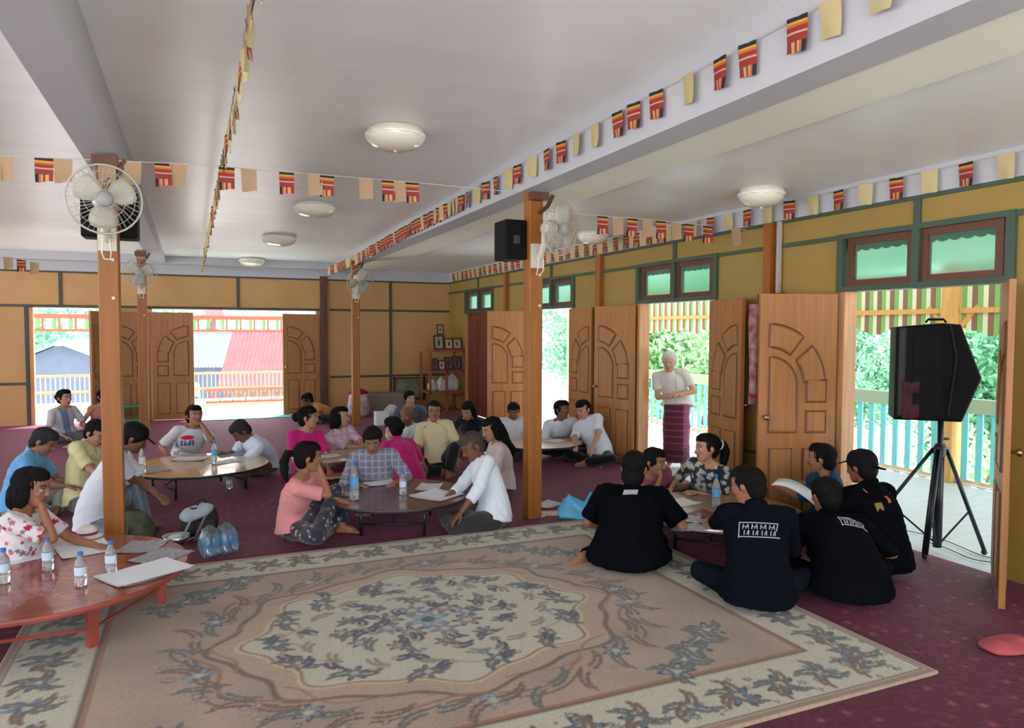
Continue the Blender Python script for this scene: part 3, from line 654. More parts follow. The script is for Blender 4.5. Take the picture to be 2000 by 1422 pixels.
    for sx in (-1, 1):
        for sy in (-1, 1):
            for k in range(5):
                px, py = cx+sx*(1.45-.12*k), cy+sy*(.78+.09*k); flower(px, py, .08 if k % 2 else .11, blue if k % 2 else navy, (.34, .36, .4))
                for q in range(3): sprig(px, py, q*2.1+k, .13, green)
    C *= (.77+.18*rg.random((ny, nx)))[..., None]
    V = np.stack([X-cx, Y-cy, np.full_like(X, .016)+.003*nz(.5, 9)], -1).reshape(-1, 3)
    idx = np.arange(nx*ny).reshape(ny, nx); Fq = np.stack([idx[:-1, :-1], idx[:-1, 1:], idx[1:, 1:], idx[1:, :-1]], -1).reshape(-1, 4)
    # skirt down to the carpet
    ring = list(idx[0, :])+list(idx[1:, -1])+list(idx[-1, -2::-1])+list(idx[-2:0:-1, 0]); nb = len(V)
    low = V[ring].copy(); low[:, 2] = .001; V = np.vstack([V, low]); n = len(ring)
    sk = np.array([(ring[i], nb+i, nb+(i+1) % n, ring[(i+1) % n]) for i in range(n)])
    me = bpy.data.meshes.new('patterned_rug'); me.vertices.add(len(V)); me.vertices.foreach_set('co', V.ravel())
    F = np.vstack([Fq, sk]); me.loops.add(F.size); me.loops.foreach_set('vertex_index', F.ravel()); me.polygons.add(len(F)); me.polygons.foreach_set('loop_start', np.arange(0, F.size, 4)); me.polygons.foreach_set('loop_total', np.full(len(F), 4)); me.update(); me.validate()
    cc = np.vstack([C.reshape(-1, 3), C.reshape(-1, 3)[ring]]); set_vc(me, cc)
    me.materials.append(vcmat('rug_wool', .95, .1, sheen=.3, bump=.25, nscale=120))
    o = bpy.data.objects.new('patterned_rug', me); COL.objects.link(o); o.location = (cx, cy, 0)
    tag(o, 'large beige floral rug with a cream oval medallion and flowered border', 'rug')
rug()
# ---------------------------------------------------------------- low tables
leg_m = mat('table_leg_metal', (.035, .035, .05), .35, .6)
def round_table(cx, cy, r, z, topm, edgem, lab, rz=0, legs='fold', n=4, la0=0):
    root = thing('low_round_table', lab, 'table', (cx, cy, 0), 0)
    MB().lathe([(r-.012, z-.03), (r, z-.022), (r, z-.006), (r-.006, z)], 64).build('table_top', [topm], root, smooth='auto')
    MB().lathe([(r+.001, z-.028), (r+.004, z-.015), (r+.001, z-.003)], 64, caps=False).build('edge_band', edgem, root, smooth=True)
    if legs == 'fold':
        for s_ in (-1, 1):
            g = MB(); M = Z(rz) @ T(s_*r*.52, 0, 0)
            for y in (-r*.42, r*.42): g.tube([M @ Vector((0, y, .004)), M @ Vector((0, y, z-.03))], .014, 8)
            g.tube([M @ Vector((0, -r*.42, .10)), M @ Vector((0, r*.42, .10))], .010, 8); g.build('leg_frame', leg_m, root, smooth=True)
            g = MB(); g.tube([M @ Vector((0, 0, .10)), M @ Vector((-s_*r*.35, 0, z-.04))], .007, 6); g.build('folding_brace', leg_m, root)
    else:
        for i in range(n):
            a = la0+2*math.pi*i/n; M = T(math.cos(a)*r*.80, math.sin(a)*r*.80, 0) @ Z(a)
            g = MB(); g.loft([[M @ Vector((x*.8, y*.8, 0)) for x, y in ((-.028, -.028), (.028, -.028), (.028, .028), (-.028, .028))], [M @ Vector((x, y, z-.03)) for x, y in ((-.032, -.032), (.032, -.032), (.032, .032), (-.032, .032))]]); g.build('leg', legs, root, bevel=.004)
        g = MB()
        for i in range(n):
            a, b = la0+2*math.pi*i/n, la0+2*math.pi*(i+1)/n; pa, pb = Vector((math.cos(a)*r*.80, math.sin(a)*r*.80, z-.055)), Vector((math.cos(b)*r*.80, math.sin(b)*r*.80, z-.055))
            g.tube([pa, pb], .022, 4); g.tube([pa-Vector((0, 0, .13)), pb-Vector((0, 0, .13))], .010, 6)
        g.build('apron', legs, root)
    return root
red_w = mat('red_wood_top', (.26, .055, .03), .22, noise=.3, nscale=3, stretch=(1, 7, 1), coat=.4); red_l = mat('red_wood_leg', (.30, .06, .04), .35, noise=.2, nscale=5)
t1c = (-.86, 5.03)
round_table(t1c[0], t1c[1], .80, .30, red_w, red_l, 'glossy red-brown low round table at the left front', legs=red_l, n=6, la0=math.radians(-60))
round_table(.02, 8.52, .72, .29, mat('yellow_wood_top', (.62, .40, .17), .2, noise=.08, nscale=3, stretch=(1, 6, 1), coat=.4), leg_m, 'yellow wooden low round table on dark folding legs', rz=.4)
round_table(1.64, 6.31, .64, .29, mat('brown_top', (.12, .035, .028), .22, noise=.2, nscale=4, stretch=(6, 1, 1), coat=.3), leg_m, 'dark brown low round table in the middle of the room', rz=1.2)
round_table(4.12, 8.60, .60, .29, mat('pale_wood_top', (.68, .56, .38), .3, noise=.05, nscale=3, coat=.2), leg_m, 'pale wooden low round table behind the near right column', rz=.3)
round_table(3.93, 4.72, .66, .29, mat('mid_wood_top', (.30, .17, .09), .3, noise=.2, nscale=4, stretch=(6, 1, 1), coat=.2), mat('alu_edge', (.55, .56, .58), .3, .8), 'low round table with a shiny metal edge between the people in black', rz=.7)
root = thing('low_shelf_table', 'small tan low table with an open shelf between the two groups of women', 'table', (1.45, 8.35, 0))
tn = mat('tan_wood', (.50, .34, .22), .45, noise=.1, nscale=4, stretch=(1, 6, 1))
MB().box((-.30, -.42, .31), (.34, .42, .34)).build('table_top', tn, root, bevel=.004); MB().box((-.28, -.40, .13), (.32, .40, .15)).build('shelf', tn, root)
for x in (-.27, .30):
    for y in (-.39, .37): MB().box((x, y, 0), (x+.03, y+.03, .31)).build('leg', tn, root)
# ---------------------------------------------------------------- paper, bottles and small things
pap = mat('paper_white', (.78, .80, .86), .7); papg = mat('paper_print', (.55, .56, .62), .7, col2=(.8, .8, .85), nscale=40, noise=.1); mag = mat('magazine_print', (.10, .12, .16), .45, col2=(.55, .54, .58), nscale=14, stretch=(2, 9, 1), noise=.1)
def sheets(px, py, z, lab, w=.21, h=.297, n=1, rz=0, m=None, grp='loose papers', cat='paper', name='paper_sheet'):
    p = gp(px, py, z); s = MB(); r = random.Random(int(px*7+py))
    for k in range(n):
        a = r.uniform(-.12, .12) if k else 0; ox, oy = (r.uniform(-.02, .02), r.uniform(-.02, .02)) if k else (0, 0)
        M = T(ox, oy, .0015+.0022*k) @ Z(a); g = [[M @ Vector((w*(i/4-.5), h*(j/4-.5), .004*math.sin(i*1.1+k)*math.sin(j*.9)+.0045*(i in (0, 4) and j in (0, 4)))) for i in range(5)] for j in range(5)]
        vs = [q for row in g for q in row]; vs += [q-Vector((0, 0, .0012)) for q in vs]
        f = [(j*5+i, j*5+i+1, (j+1)*5+i+1, (j+1)*5+i) for j in range(4) for i in range(4)]; s.add(vs, f+[tuple(25+q for q in x[::-1]) for x in f])
    o = s.build(name, m or pap, smooth=False); o.location = p; o.rotation_euler = (0, 0, rz); tag(o, lab, cat, grp); return o
bt_cl = mat('clear_plastic', (.80, .86, .92), .08, trans=.85, spec=.6); cap_b = mat('blue_cap', (.03, .16, .55), .4); lab_b = mat('blue_label', (.10, .42, .75), .4); lab_w = mat('pale_label', (.60, .70, .82), .4)
def bottle(p, lab, h=.20, r=.031, lb=None, grp='water bottles', capm=None, name='water_bottle', cat='bottle'):
    root = thing(name, lab, cat, p, 0, grp); k = h/.2
    bo = MB().lathe([(r*.8, 0), (r, .006*k), (r, .05*k), (r*.93, .055*k), (r, .06*k), (r, .125*k), (r*.85, .145*k), (.012, .172*k), (.012, .186*k)], 18).build('bottle_body', bt_cl, root, smooth=True)
    MB().lathe([(.0145, .180*k), (.0145, .2*k), (.012, .2*k)], 14).build('bottle_cap', capm or cap_b, root, smooth='auto')
    MB().lathe([(r+.0006, .068*k), (r+.0006, .115*k)], 18, caps=False).build('bottle_label', lb or lab_w, bo, smooth=True)
    return root
def bott_at(px, py, z, lab, hpx, **k):
    p = gp(px, py, z); d = (p-EYE).dot(_F); return bottle(p, lab, h=hpx*d/FPX, **k)
bott_at(8, 1138, .301, 'water bottle cut by the left edge on the red-brown table', 68); bott_at(94, 1114, .301, 'blue-capped water bottle between the papers at the left on the red-brown table', 64)
bott_at(158, 1144, .301, 'blue-capped water bottle standing nearest the front on the red-brown table', 67); bott_at(217, 1119, .301, 'blue-capped water bottle beside the big white paper stack', 63)
bott_at(692, 976, .291, 'tall water bottle with a blue label on the dark brown table', 76, lb=lab_b, r=.04); bott_at(787, 966, .291, 'clear water bottle in front of the man in the grey shirt', 46)
bott_at(278, 925, .291, 'white-looking bottle at the left edge of the yellow table', 58, lb=pap); bott_at(419, 906, .291, 'small blue bottle in the middle of the yellow table', 46, lb=lab_b)
bott_at(1398, 992, .291, 'blue-labelled water bottle in front of the woman in the floral jacket', 66, lb=lab_b, r=.034); bott_at(1153, 907, .001, 'water bottle on the carpet below the man in the white shirt', 32, lb=lab_w)
bott_at(448, 955, .0, 'clear water bottle on the carpet under the yellow table', 30); bott_at(345, 888, .291, 'short white cup-shaped bottle by the man in the printed T-shirt', 22, lb=pap)
# shrink-wrapped water packs
for px, py, lb in ((410, 1084, 'front shrink-wrapped pack of blue-tinted water bottles on the carpet'), (443, 1078, 'rear shrink-wrapped pack of water bottles with a peaked plastic top')):
    p = gp(px, py, 0); root = thing('water_pack', lb, 'water pack', p, .4, 'shrink-wrapped water packs')
    for i in range(2):
        for j in range(2):
            b = MB(); b.lathe([(.03, 0), (.034, .01), (.034, .15), (.014, .19), (.014, .205)], 14, (.036*(2*i-1), .036*(2*j-1), 0)); bo = b.build('bottle_body', bt_cl, root, smooth=True); MB().lathe([(.0348, .075), (.0348, .14)], 14, (.036*(2*i-1), .036*(2*j-1), 0), caps=False).build('bottle_label', lab_b, bo, smooth=True)
    s = MB(); rg = []
    for z, a in ((.002, .078), (.08, .082), (.15, .074), (.20, .05), (.235, .015)):
        rg.append([(a*math.copysign(abs(math.cos(t))**.6, math.cos(t)), a*math.copysign(abs(math.sin(t))**.6, math.sin(t)), z+.004*math.sin(5*t)) for t in np.linspace(0, 2*math.pi, 25)[:-1]])
    s.loft(rg); s.build('plastic_wrap', mat('blue_wrap', (.62, .82, .95), .12, trans=.92), root, smooth=True)
# papers
sheets(283, 1118, .302, 'thick stack of white paper overhanging the right rim of the red-brown table', .30, .42, 4, -.95)
sheets(165, 1072, .302, 'single white paper at the back of the red-brown table', .30, .34, 1, .3); sheets(40, 1090, .302, 'white paper under the woman in the floral blouse', .2, .34, 1, -1.1)
sheets(318, 1086, .302, 'printed magazine beyond the white stack on the red-brown table', .24, .30, 2, -.8, mag, 'magazines', 'magazine', 'magazine'); sheets(275, 1068, .302, 'dark printed magazine near the base of the near left column', .24, .28, 2, -.4, mag, 'magazines', 'magazine', 'magazine')
sheets(852, 968, .292, 'open white papers fanned in front of the white-haired man', .34, .34, 3, .6); sheets(838, 951, .292, 'printed sheet behind the fanned papers on the dark brown table', .21, .30, 1, -.5, papg)
sheets(745, 943, .292, 'white sheet under the hands of the man in the grey shirt', .30, .21, 1, .2); sheets(669, 965, .292, 'printed leaflet beside the tall blue bottle', .2, .2, 1, .8, mag)
sheets(370, 897, .292, 'white notebook in front of the man in the printed T-shirt', .34, .24, 3, -.3); sheets(452, 888, .292, 'dark magazine near the man with lowered head', .30, .2, 1, .2, mag, 'magazines', 'magazine', 'magazine')
sheets(440, 902, .292, 'white sheet on the bright right side of the yellow table', .3, .22, 1, .5); sheets(300, 918, .292, 'dark folded newspaper hanging over the rim of the yellow table', .26, .3, 1, .5, mag, 'magazines', 'magazine', 'magazine')
sheets(1085, 862, .292, 'white sheet on the pale table by the men in white', .3, .21, 2, .1); sheets(1105, 857, .292, 'pinkish booklet on the pale table', .21, .3, 1, .8, mat('pink_paper', (.75, .55, .58), .7))
sheets(1330, 982, .292, 'white sheet at the back of the metal-edged table', .3, .22, 1, .2); sheets(1345, 1012, .292, 'dark printed booklet on the metal-edged table', .3, .2, 2, .9, mag); sheets(1372, 1003, .292, 'reddish booklet on the metal-edged table', .24, .17, 1, .3, mat('maroon_cover', (.15, .03, .03), .5)); sheets(1340, 1030, .292, 'magazine at the near rim of the metal-edged table', .26, .2, 1, -.3, mag)
sheets(642, 892, .342, 'open book on the small tan table', .25, .2, 3, .3, papg); sheets(672, 898, .342, 'white card on the small tan table', .14, .09, 1, .9); sheets(690, 887, .342, 'magazine on the small tan table', .25, .18, 1, .4, mag)
sheets(1050, 1009, .002, 'blue-white leaflet on the carpet against the near right column', .18, .1, 1, .3, pap, 'papers on the carpet'); sheets(1085, 1003, .002, 'cream booklet on the carpet left of the blue bag', .24, .17, 2, -.2, mat('cream_paper', (.6, .55, .45), .7), 'papers on the carpet'); sheets(1070, 985, .002, 'printed newspaper on the carpet behind the cream booklet', .3, .2, 2, .5, mag, 'papers on the carpet')
# papers held by the person in blue, white tissue box
root = thing('curled_papers', 'curled white papers held by the person in the blue shirt', 'paper', gp(1556, 978, .40), 2.2)
s = MB(); R_ = []
for i in range(9): u = i/8; R_.append([(-.17+.34*u, y, .14*math.sin(u*1.9)+.02*k) for k, y in ((0, -.15), (0, .15), (.1, .15), (.1, -.15))])
s.loft(R_); s.build('sheet', pap, root, smooth=True)
s = MB(); s.box((-.05, -.03, 0), (.05, .03, .075)); o = s.build('white_box', mat('white_box', (.72, .72, .72), .5), bevel=.004); o.location = gp(1560, 1032, .291); o.rotation_euler = (0, 0, .3); tag(o, 'small white box on the right side of the metal-edged table', 'box')
# blue carrier bag
p = gp(1135, 1010, 0); root = thing('carrier_bag', 'light blue plastic carrier bag slumped on the carpet beside the woman in black', 'bag', p, -.45)
s = MB(); rings = []
for k in range(9):
    z = k/8; a = .20*(1-.25*z+.1*math.sin(z*5)); b = .11*(1-.8*z); hh = .17*z
    rings.append([(a*math.cos(t)+.02*math.sin(3*t+z*4), b*math.sin(t)+.012*math.sin(5*t+k), hh+.03*z*math.cos(2*t)+.02*z*abs(math.cos(t))) for t in np.linspace(0, 2*math.pi, 29)[:-1]])
s.loft(rings); s.build('bag_body', mat('sky_blue_plastic', (.10, .50, .80), .35, trans=.1), root, smooth=True)
s = MB(); s.tube([(.05, 0, .12), (.09, .01, .23), (.13, .0, .13)], [.03, .018, .03], 8); s.tube([(-.15, 0, .12), (-.17, 0, .17), (-.12, 0, .13)], [.02, .012, .02], 8); s.build('bag_handle', mat('sky_blue_plastic', (0, 0, 0)), root, smooth=True)
# grey-white shoulder bag and dark backpack
p = gp(392, 1045, 0); root = thing('backpack', 'black backpack with a pale grey flap standing on the carpet behind the water packs', 'bag', p, .5)
def blob(rx, ry, h, sh=.25, n=26, m=10, seed=1, top=.25):
    r = random.Random(seed); ph = [r.uniform(0, 6) for _ in range(4)]; R_ = []
    for k in range(m+1):
        z = k/m; f = (1-(z*2-1)**4*.35) if z < .5 else (1-(1-top)*max(0, (z-.45)/.55)**1.6)
        R_.append([(rx*f*(1+.06*math.sin(3*t+ph[0]+z*3))*math.copysign(abs(math.cos(t))**.7, math.cos(t)), ry*f*(1+.06*math.sin(4*t+ph[1]))*math.copysign(abs(math.sin(t))**.7, math.sin(t)), h*z+.01*math.sin(2*t+ph[2])*z) for t in np.linspace(0, 2*math.pi, n+1)[:-1]])
    return R_
MB().loft(blob(.15, .10, .25, seed=2, top=.65)).build('bag_body', mat('black_cloth', (.015, .016, .02), .7, bump=.5, nscale=9), root, smooth=True)
s = MB(); s.loft(blob(.14, .10, .09, seed=4, top=.55)); s.build('flap', mat('pale_grey_cloth', (.36, .42, .50), .7, bump=.6, nscale=12), root, smooth=True, M=T(-.04, -.02, .17) @ Matrix.Rotation(-.25, 4, 'Y'))
s = MB(); s.box((-.09, -.105, .04), (.07, -.085, .15)); s.build('front_pocket', mat('black_cloth_pocket', (.03, .032, .04), .7), root, bevel=.008)
for x, nm in ((-.10, 'shoulder_strap'), (.02, 'side_strap')):
    s = MB(); pts = [Vector((x, -.08, .22)), Vector((x-.08, -.14, .17)), Vector((x-.15, -.17, .08)), Vector((x-.17, -.15, .01)), Vector((x-.10, -.11, .008)), Vector((x-.03, -.09, .02))]
    s.loft([[p_+Vector((0, 0, .003)), p_+Vector((.026, .006, .003)), p_+Vector((.026, .006, -.003)), p_+Vector((0, 0, -.003))] for p_ in pts]); s.build(nm, mat('pale_grey_cloth' if x < 0 else 'mauve_cloth', (.26, .20, .25)), root)
s = MB(); s.tube([(-.03, 0, .25), (-.01, 0, .30), (.04, 0, .30), (.06, 0, .25)], .008, 6); s.build('top_handle', mat('black_cloth', (0, 0, 0)), root, smooth=True)
p = gp(262, 1055, 0); o = MB().loft(blob(.16, .11, .24, seed=7, top=.5)).build('handbag', mat('olive_print_cloth', (.015, .015, .02), .7, col2=(.10, .12, .07), nscale=10, noise=.1), smooth=True); o.location = p; tag(o, 'dark olive patterned handbag at the foot of the near left column', 'bag')
p = gp(345, 1062, .0); root = thing('steel_bowl', 'shiny metal bowl on the carpet beside the water packs', 'bowl', p)
MB().lathe([(.05, .0), (.09, .03), (.11, .07), (.108, .07), (.086, .032), (.045, .008)], 28).build('bowl', mat('steel_bright', (.6, .62, .62), .2, .9), root, smooth=True)
MB().ell((0, 0, .05), (.07, .05, .03)).build('crumpled_wrapper', mat('pale_wrap', (.6, .65, .65), .5), root)
p = gp(172, 1040, .30); root = thing('stacked_caps', 'white and maroon cloth hat lying behind the single white paper', 'hat', gp(170, 1048, .30))
MB().lathe([(.10, 0), (.10, .008), (.065, .015), (.06, .06), (.04, .075), (.01, .078)], 24).build('hat_crown', mat('hat_white', (.75, .72, .70), .7), root, smooth=True); MB().lathe([(.0665, .018), (.064, .036)], 24, caps=False).build('hat_band', mat('hat_maroon', (.25, .02, .05), .6), root)
# teal paint pot by the right doorway and green crate
p = gp(1247, 885, 0); root = thing('blue_pot', 'blue plastic pail on the doorway floor beside the standing man', 'pail', gp(1247, 880, .0))
MB().lathe([(.07, 0), (.10, .16), (.105, .17), (.098, .17), (.06, .01)], 22).build('pail_body', mat('blue_plastic', (.04, .25, .42), .35), root, smooth=True); MB().tube([(.1*math.cos(a), 0, .16+.1*math.sin(a)) for a in np.linspace(0, math.pi, 12)], .004, 5).build('handle', leg_m, root)
p = gp(262, 822, 0); root = thing('green_stool', 'small green plastic stool by the door between the two left columns', 'stool', gp(258, 826, 0))
gm = mat('green_plastic', (.05, .30, .14), .4); MB().box((-.17, -.14, .30), (.17, .14, .33)).build('seat', gm, root, bevel=.01)
for x in (-.15, .12):
    for y in (-.12, .09): MB().box((x, y, 0), (x+.03, y+.03, .30)).build('leg', gm, root)
MB().box((-.16, -.13, .04), (.16, -.11, .08)).build('stretcher', gm, root)
o = MB().box((-.9, -.3, 0), (.9, .3, .012)).build('teal_mat', mat('teal_cloth', (.12, .55, .55), .8)); o.location = (gp(475, 815).x, YB-.20, .0); tag(o, 'thin teal mat on the threshold of the bright back doorway', 'mat')
# ---------------------------------------------------------------- speaker on a tripod
bx, by = 5.42, 3.93
bx, by = gp(1830, 1068, .03).x, gp(1830, 1068, .03).y
root = thing('tripod_stand', 'black tripod speaker stand straddling the doorway sill', 'stand', (bx, by, 0))
st = mat('stand_black', (.012, .012, .02), .35)
MB().tube([(0, 0, .04), (0, 0, 1.10)], .022, 12).build('pole', st, root, smooth=True); MB().tube([(0, 0, .03), (0, 0, .80)], .034, 12).build('outer_tube', st, root, smooth=True)
MB().lathe([(.05, .78), (.05, .84), (.035, .86), (.035, .76)], 16).build('collar', st, root, smooth='auto'); MB().tube([(.03, 0, .9), (.07, -.02, .9)], .012, 8).build('locking_knob', st, root)
feet = [gp(1806, 1092), gp(1922, 1084)]; f3 = Vector((bx-.28, by+.47, 0))
for f in (feet[0], feet[1], f3):
    d = Vector((f.x-bx, f.y-by, 0)); dn = d.normalized(); lg = MB()
    sd = dn.cross(Vector((0, 0, 1)))*.012
    for sg in (1, -1): lg.tube([dn*.045+sd*sg+Vector((0, 0, .82)), Vector((d.x, d.y, .035))+sd*sg*.7], .0150, 8)
    lo = lg.build('leg', st, root, smooth=True); MB().ell((d.x, d.y, .022), (.022, .022, .022)).build('rubber_foot', st, lo, smooth=True)
    MB().tube([dn*.025+Vector((0, 0, .07)), Vector((0, 0, .82)).lerp(Vector((d.x, d.y, .035)), .62)+dn*.01], .008, 6).build('brace', st, root)
root = thing('pa_loudspeaker', 'large black moulded loudspeaker on top of the tripod stand', 'loudspeaker', (bx, by, 1.06), 0)
# pentagonal plan: wide grille end, tapering to the back
M = T(-.02, 0, 0) @ Z(math.radians(-44)) @ Matrix.Diagonal((.88, .9, 1, 1)); s = MB()
prof = [(-.36, 0), (-.36, .73), (.0, .76), (.14, .75), (.31, .34), (.17, .0)]
rings = []
for y, k in ((-.20, .96), (-.185, 1), (.185, 1), (.20, .96)):
    rings.append([(-.03+x*k, y, .37+(z-.37)*k) for x, z in prof])
s.loft(rings); s.build('cabinet', blk, root, M=M, bevel=.02)
s = MB(); s.box((-.375, -.205, .02), (-.30, .205, .73)); s.build('front_bezel', mat('black_bezel', (.014, .014, .014), .6), root, M=M, bevel=.02)
s = MB(); s.box((-.25, -.212, .42), (-.02, -.204, .66)); s.box((-.25, -.212, .10), (-.02, -.204, .36)); s.build('recess_panel', mat('panel_black', (.006, .007, .007), .5, spec=.1), root, M=M)
s = MB(); s.tube([(.02, -.225, .74), (.07, -.225, .5), (.02, -.225, .05)], .012, 6); s.build('side_rib', blk, root, M=M)
s = MB(); s.tube([(-.14, -.06, .765), (-.12, -.06, .79), (.0, -.06, .79), (.02, -.06, .765)], .010, 6); s.build('carry_handle', blk, root, M=M)
s = MB(); s.loft([[(-.33+x*.13, -.215-.02*math.sin(k*1.1), .02+k*.035+.012*math.sin(x*9)) for x in (0, .25, .5, .75, 1)]+[(-.33+x*.13, -.207, .02+k*.035) for x in (1, .75, .5, .25, 0)] for k in range(9)]); s.build('cloth_cover_edge', mat('maroon_cloth', (.06, .008, .015), .8), root, M=M)
s = MB()
for k, (px, py, qx, qy) in enumerate(((1780, 1040, 1960, 1095), (1800, 1060, 1965, 1108))):
    a, b = gp(px, py, 0), gp(qx, qy, 0); s.tube([a.lerp(b, t)+Vector((.05*math.sin(t*6+k), .05*math.cos(t*5+k), .004)) for t in np.linspace(0, 1, 16)], .004, 6)
o = s.build('speaker_cable', st, smooth=True); tag(o, 'thin black cable trailing over the doorway sill under the tripod', 'cable')
# ---------------------------------------------------------------- display shelf in the far corner
sx0, sx1, sy = 4.45, 5.15, 14.55
root = thing('display_shelf', 'stepped red-brown display shelf crowded with framed pictures in the far corner', 'shelf', (4.45, 14.45, 0))
shm = mat('shelf_wood', (.30, .10, .045), .4, noise=.2, nscale=5, stretch=(1, 6, 1))
for z, x0, d in ((.0, 0, .72), (.42, 0, .72), (.86, .02, .66), (1.30, .10, .58)): MB().box((x0, 0, z), (.78, d, z+.05)).build('shelf_board', shm, root, bevel=.004)
for x, y, h in ((0, 0, 1.3), (.36, 0, .9), (.74, 0, 1.35), (.0, .66, 1.3), (.74, .66, 1.35)): MB().box((x, y, 0), (x+.045, y+.045, h)).build('upright', shm, root)
fr = mat('frame_dark', (.09, .03, .02), .4); phs = [mat('photo_%s' % n, c, .3, col2=c2, nscale=9, noise=.1) for n, c, c2 in (('grey', (.25, .22, .2), (.6, .55, .5)), ('warm', (.4, .28, .2), (.75, .65, .5)), ('dark', (.02, .02, .02), (.25, .22, .2)))]
def frame(x, y, z, w_, h_, k, lab, rz=0):
    r = thing('framed_photograph', lab, 'picture frame', (x, y, z), rz, 'framed pictures on the display shelf')
    tl = Matrix.Rotation(-.15, 4, 'X'); s = MB()
    s.box((-w_/2, 0, 0), (w_/2, .02, .025)).box((-w_/2, 0, h_-.025), (w_/2, .02, h_)).box((-w_/2, 0, 0), (-w_/2+.025, .02, h_)).box((w_/2-.025, 0, 0), (w_/2, .02, h_)); s.build('frame', fr, r, M=tl)
    MB().box((-w_/2+.02, .008, .02), (w_/2-.02, .014, h_-.02)).build('photograph', phs[k], r, M=tl)
    MB().box((-.02, .02, 0), (.02, .03+h_*.25, h_*.6)).build('easel_back', fr, r)
X0, Y0 = 4.45, 14.45
for i, (x, z, w_, h_, k, lb) in enumerate(((.24, 1.35, .22, .30, 0, 'left of the tall frame'), (.34, 1.70, .15, .22, 1, 'topmost, with a pointed top'), (.46, 1.35, .20, .24, 1, 'in the middle of the top board'), (.64, 1.35, .22, .24, 1, 'with a pale photo at the right of the top board'), (.14, .91, .16, .26, 2, 'at the left of the middle board'), (.30, .91, .16, .22, 1, 'with a pale figure on the middle board'), (.46, .91, .2, .28, 2, 'dark, in the centre of the middle board'), (.64, .91, .22, .30, 2, 'dark, right of the middle board'))):
    if i == 1:
        frame(X0+x, Y0+.30, 1.66, w_, h_, k, 'small framed picture '+lb)
        MB().box((-.10, -.06, 0), (.10, .06, .31)).build('pedestal', shm, tag(thing('picture_pedestal', 'small wooden pedestal carrying the topmost framed picture', 'pedestal', (X0+x, Y0+.34, 1.35)), None))
    else: frame(X0+x, Y0+.08, z, w_, h_, k, 'framed picture '+lb, rz=random.uniform(-.1, .1))
gw = mat('plastic_bag_white', (.55, .58, .58), .4, col2=(.75, .75, .75), nscale=10, noise=.1, bump=.6)
for i, (x, lb) in enumerate(((.12, 'pale plastic bag at the left of the low shelf board'), (.32, 'tied white plastic bag in the middle of the low shelf board'), (.56, 'large grey plastic bag at the right of the low shelf board'))):
    o = MB().loft(blob(.10+.02*i, .10, .24+.06*i, seed=i+10, top=.2)).build('plastic_bag', gw, smooth=True); o.location = (X0+x, Y0+.18, .47); tag(o, lb, 'bag', 'plastic bags on the display shelf')
root = thing('framed_painting', 'dark framed landscape picture leaning on the back wall behind the seated men', 'picture', (3.95, YB-.06, .22))
s = MB(); s.box((0, 0, 0), (.72, .03, .04)).box((0, 0, .46), (.72, .03, .50)).box((0, 0, 0), (.05, .03, .5)).box((.67, 0, 0), (.72, .03, .5)); s.build('frame', fr, root)
MB().box((.05, .01, .04), (.67, .02, .46)).build('canvas', mat('canvas_green', (.12, .13, .08), .5, col2=(.3, .3, .2), nscale=4, noise=.1), root)
o = MB().box((3.25, YB-.55, 0), (4.15, YB-.08, .42)).build('low_cabinet', mat('grey_cabinet', (.26, .22, .19), .6), bevel=.01); tag(o, 'low grey-brown cabinet against the back wall left of the framed landscape', 'cabinet')
o = MB().loft(blob(.22, .18, .46, seed=21, top=.75)).build('bundle', mat('floral_cloth_bundle', (.42, .16, .20), .8, col2=(.68, .62, .66), nscale=9, noise=.1, bump=.6), smooth=True); o.location = (3.0, 14.6, 0); tag(o, 'pink and white cloth bundle beside the far column', 'bundle')
o = MB().loft(blob(.19, .15, .10, seed=22, top=.5)).build('cushion', mat('dark_red_cloth', (.25, .01, .02), .8), smooth=True); o.location = (3.0, 14.6, .455); tag(o, 'dark red cushion on top of the pink cloth bundle', 'cushion')
for i, (px, py, lb) in enumerate(((745, 822, 'white carton on the carpet near the far column'), (765, 808, 'white plastic bag by the feet of the back men'), (905, 770, 'white sack in front of the display shelf'))):
    if i == 0: o = MB().box((-.12, -.1, 0), (.12, .1, .25)).build('carton', pap, bevel=.005)
    else: o = MB().loft(blob(.16, .13, .25, seed=30+i, top=.2)).build('sack', gw, smooth=True)
    o.location = gp(px, py+ (6 if i else 8), 0); tag(o, lb, 'box' if i == 0 else 'bag')
# pink mic bag / red cloth hanging at the post between door leaves
o = MB().loft([[(XW-.14+.04*math.cos(t)*(1+.3*math.sin(z*7)), 5.66+.06*math.sin(t)*(1-.3*z), 2.02-1.0*z) for t in np.linspace(0, 2*math.pi, 13)[:-1]] for z in np.linspace(0, 1, 9)]).build('hanging_garland', mat('red_garland', (.35, .02, .05), .8, col2=(.5, .4, .38), nscale=12, noise=.1), smooth=True); tag(o, 'red and grey garland hanging beside the wide open door leaf', 'garland')
o = MB().box((XW-.16, 5.36, 2.06), (XW-.02, 5.60, 2.12)).build('wall_bracket', wood_dark, bevel=.004); tag(o, 'small dark wooden ledge on the wall above the garland', 'ledge')

o = MB().loft(blob(.17, .10, .05, seed=41, top=.4)).build('folded_cloth', mat('pink_red_cloth', (.45, .08, .10), .85), smooth=True); o.location = gp(1965, 1266); tag(o, 'small pinkish red folded cloth on the carpet at the lower right corner', 'cloth')
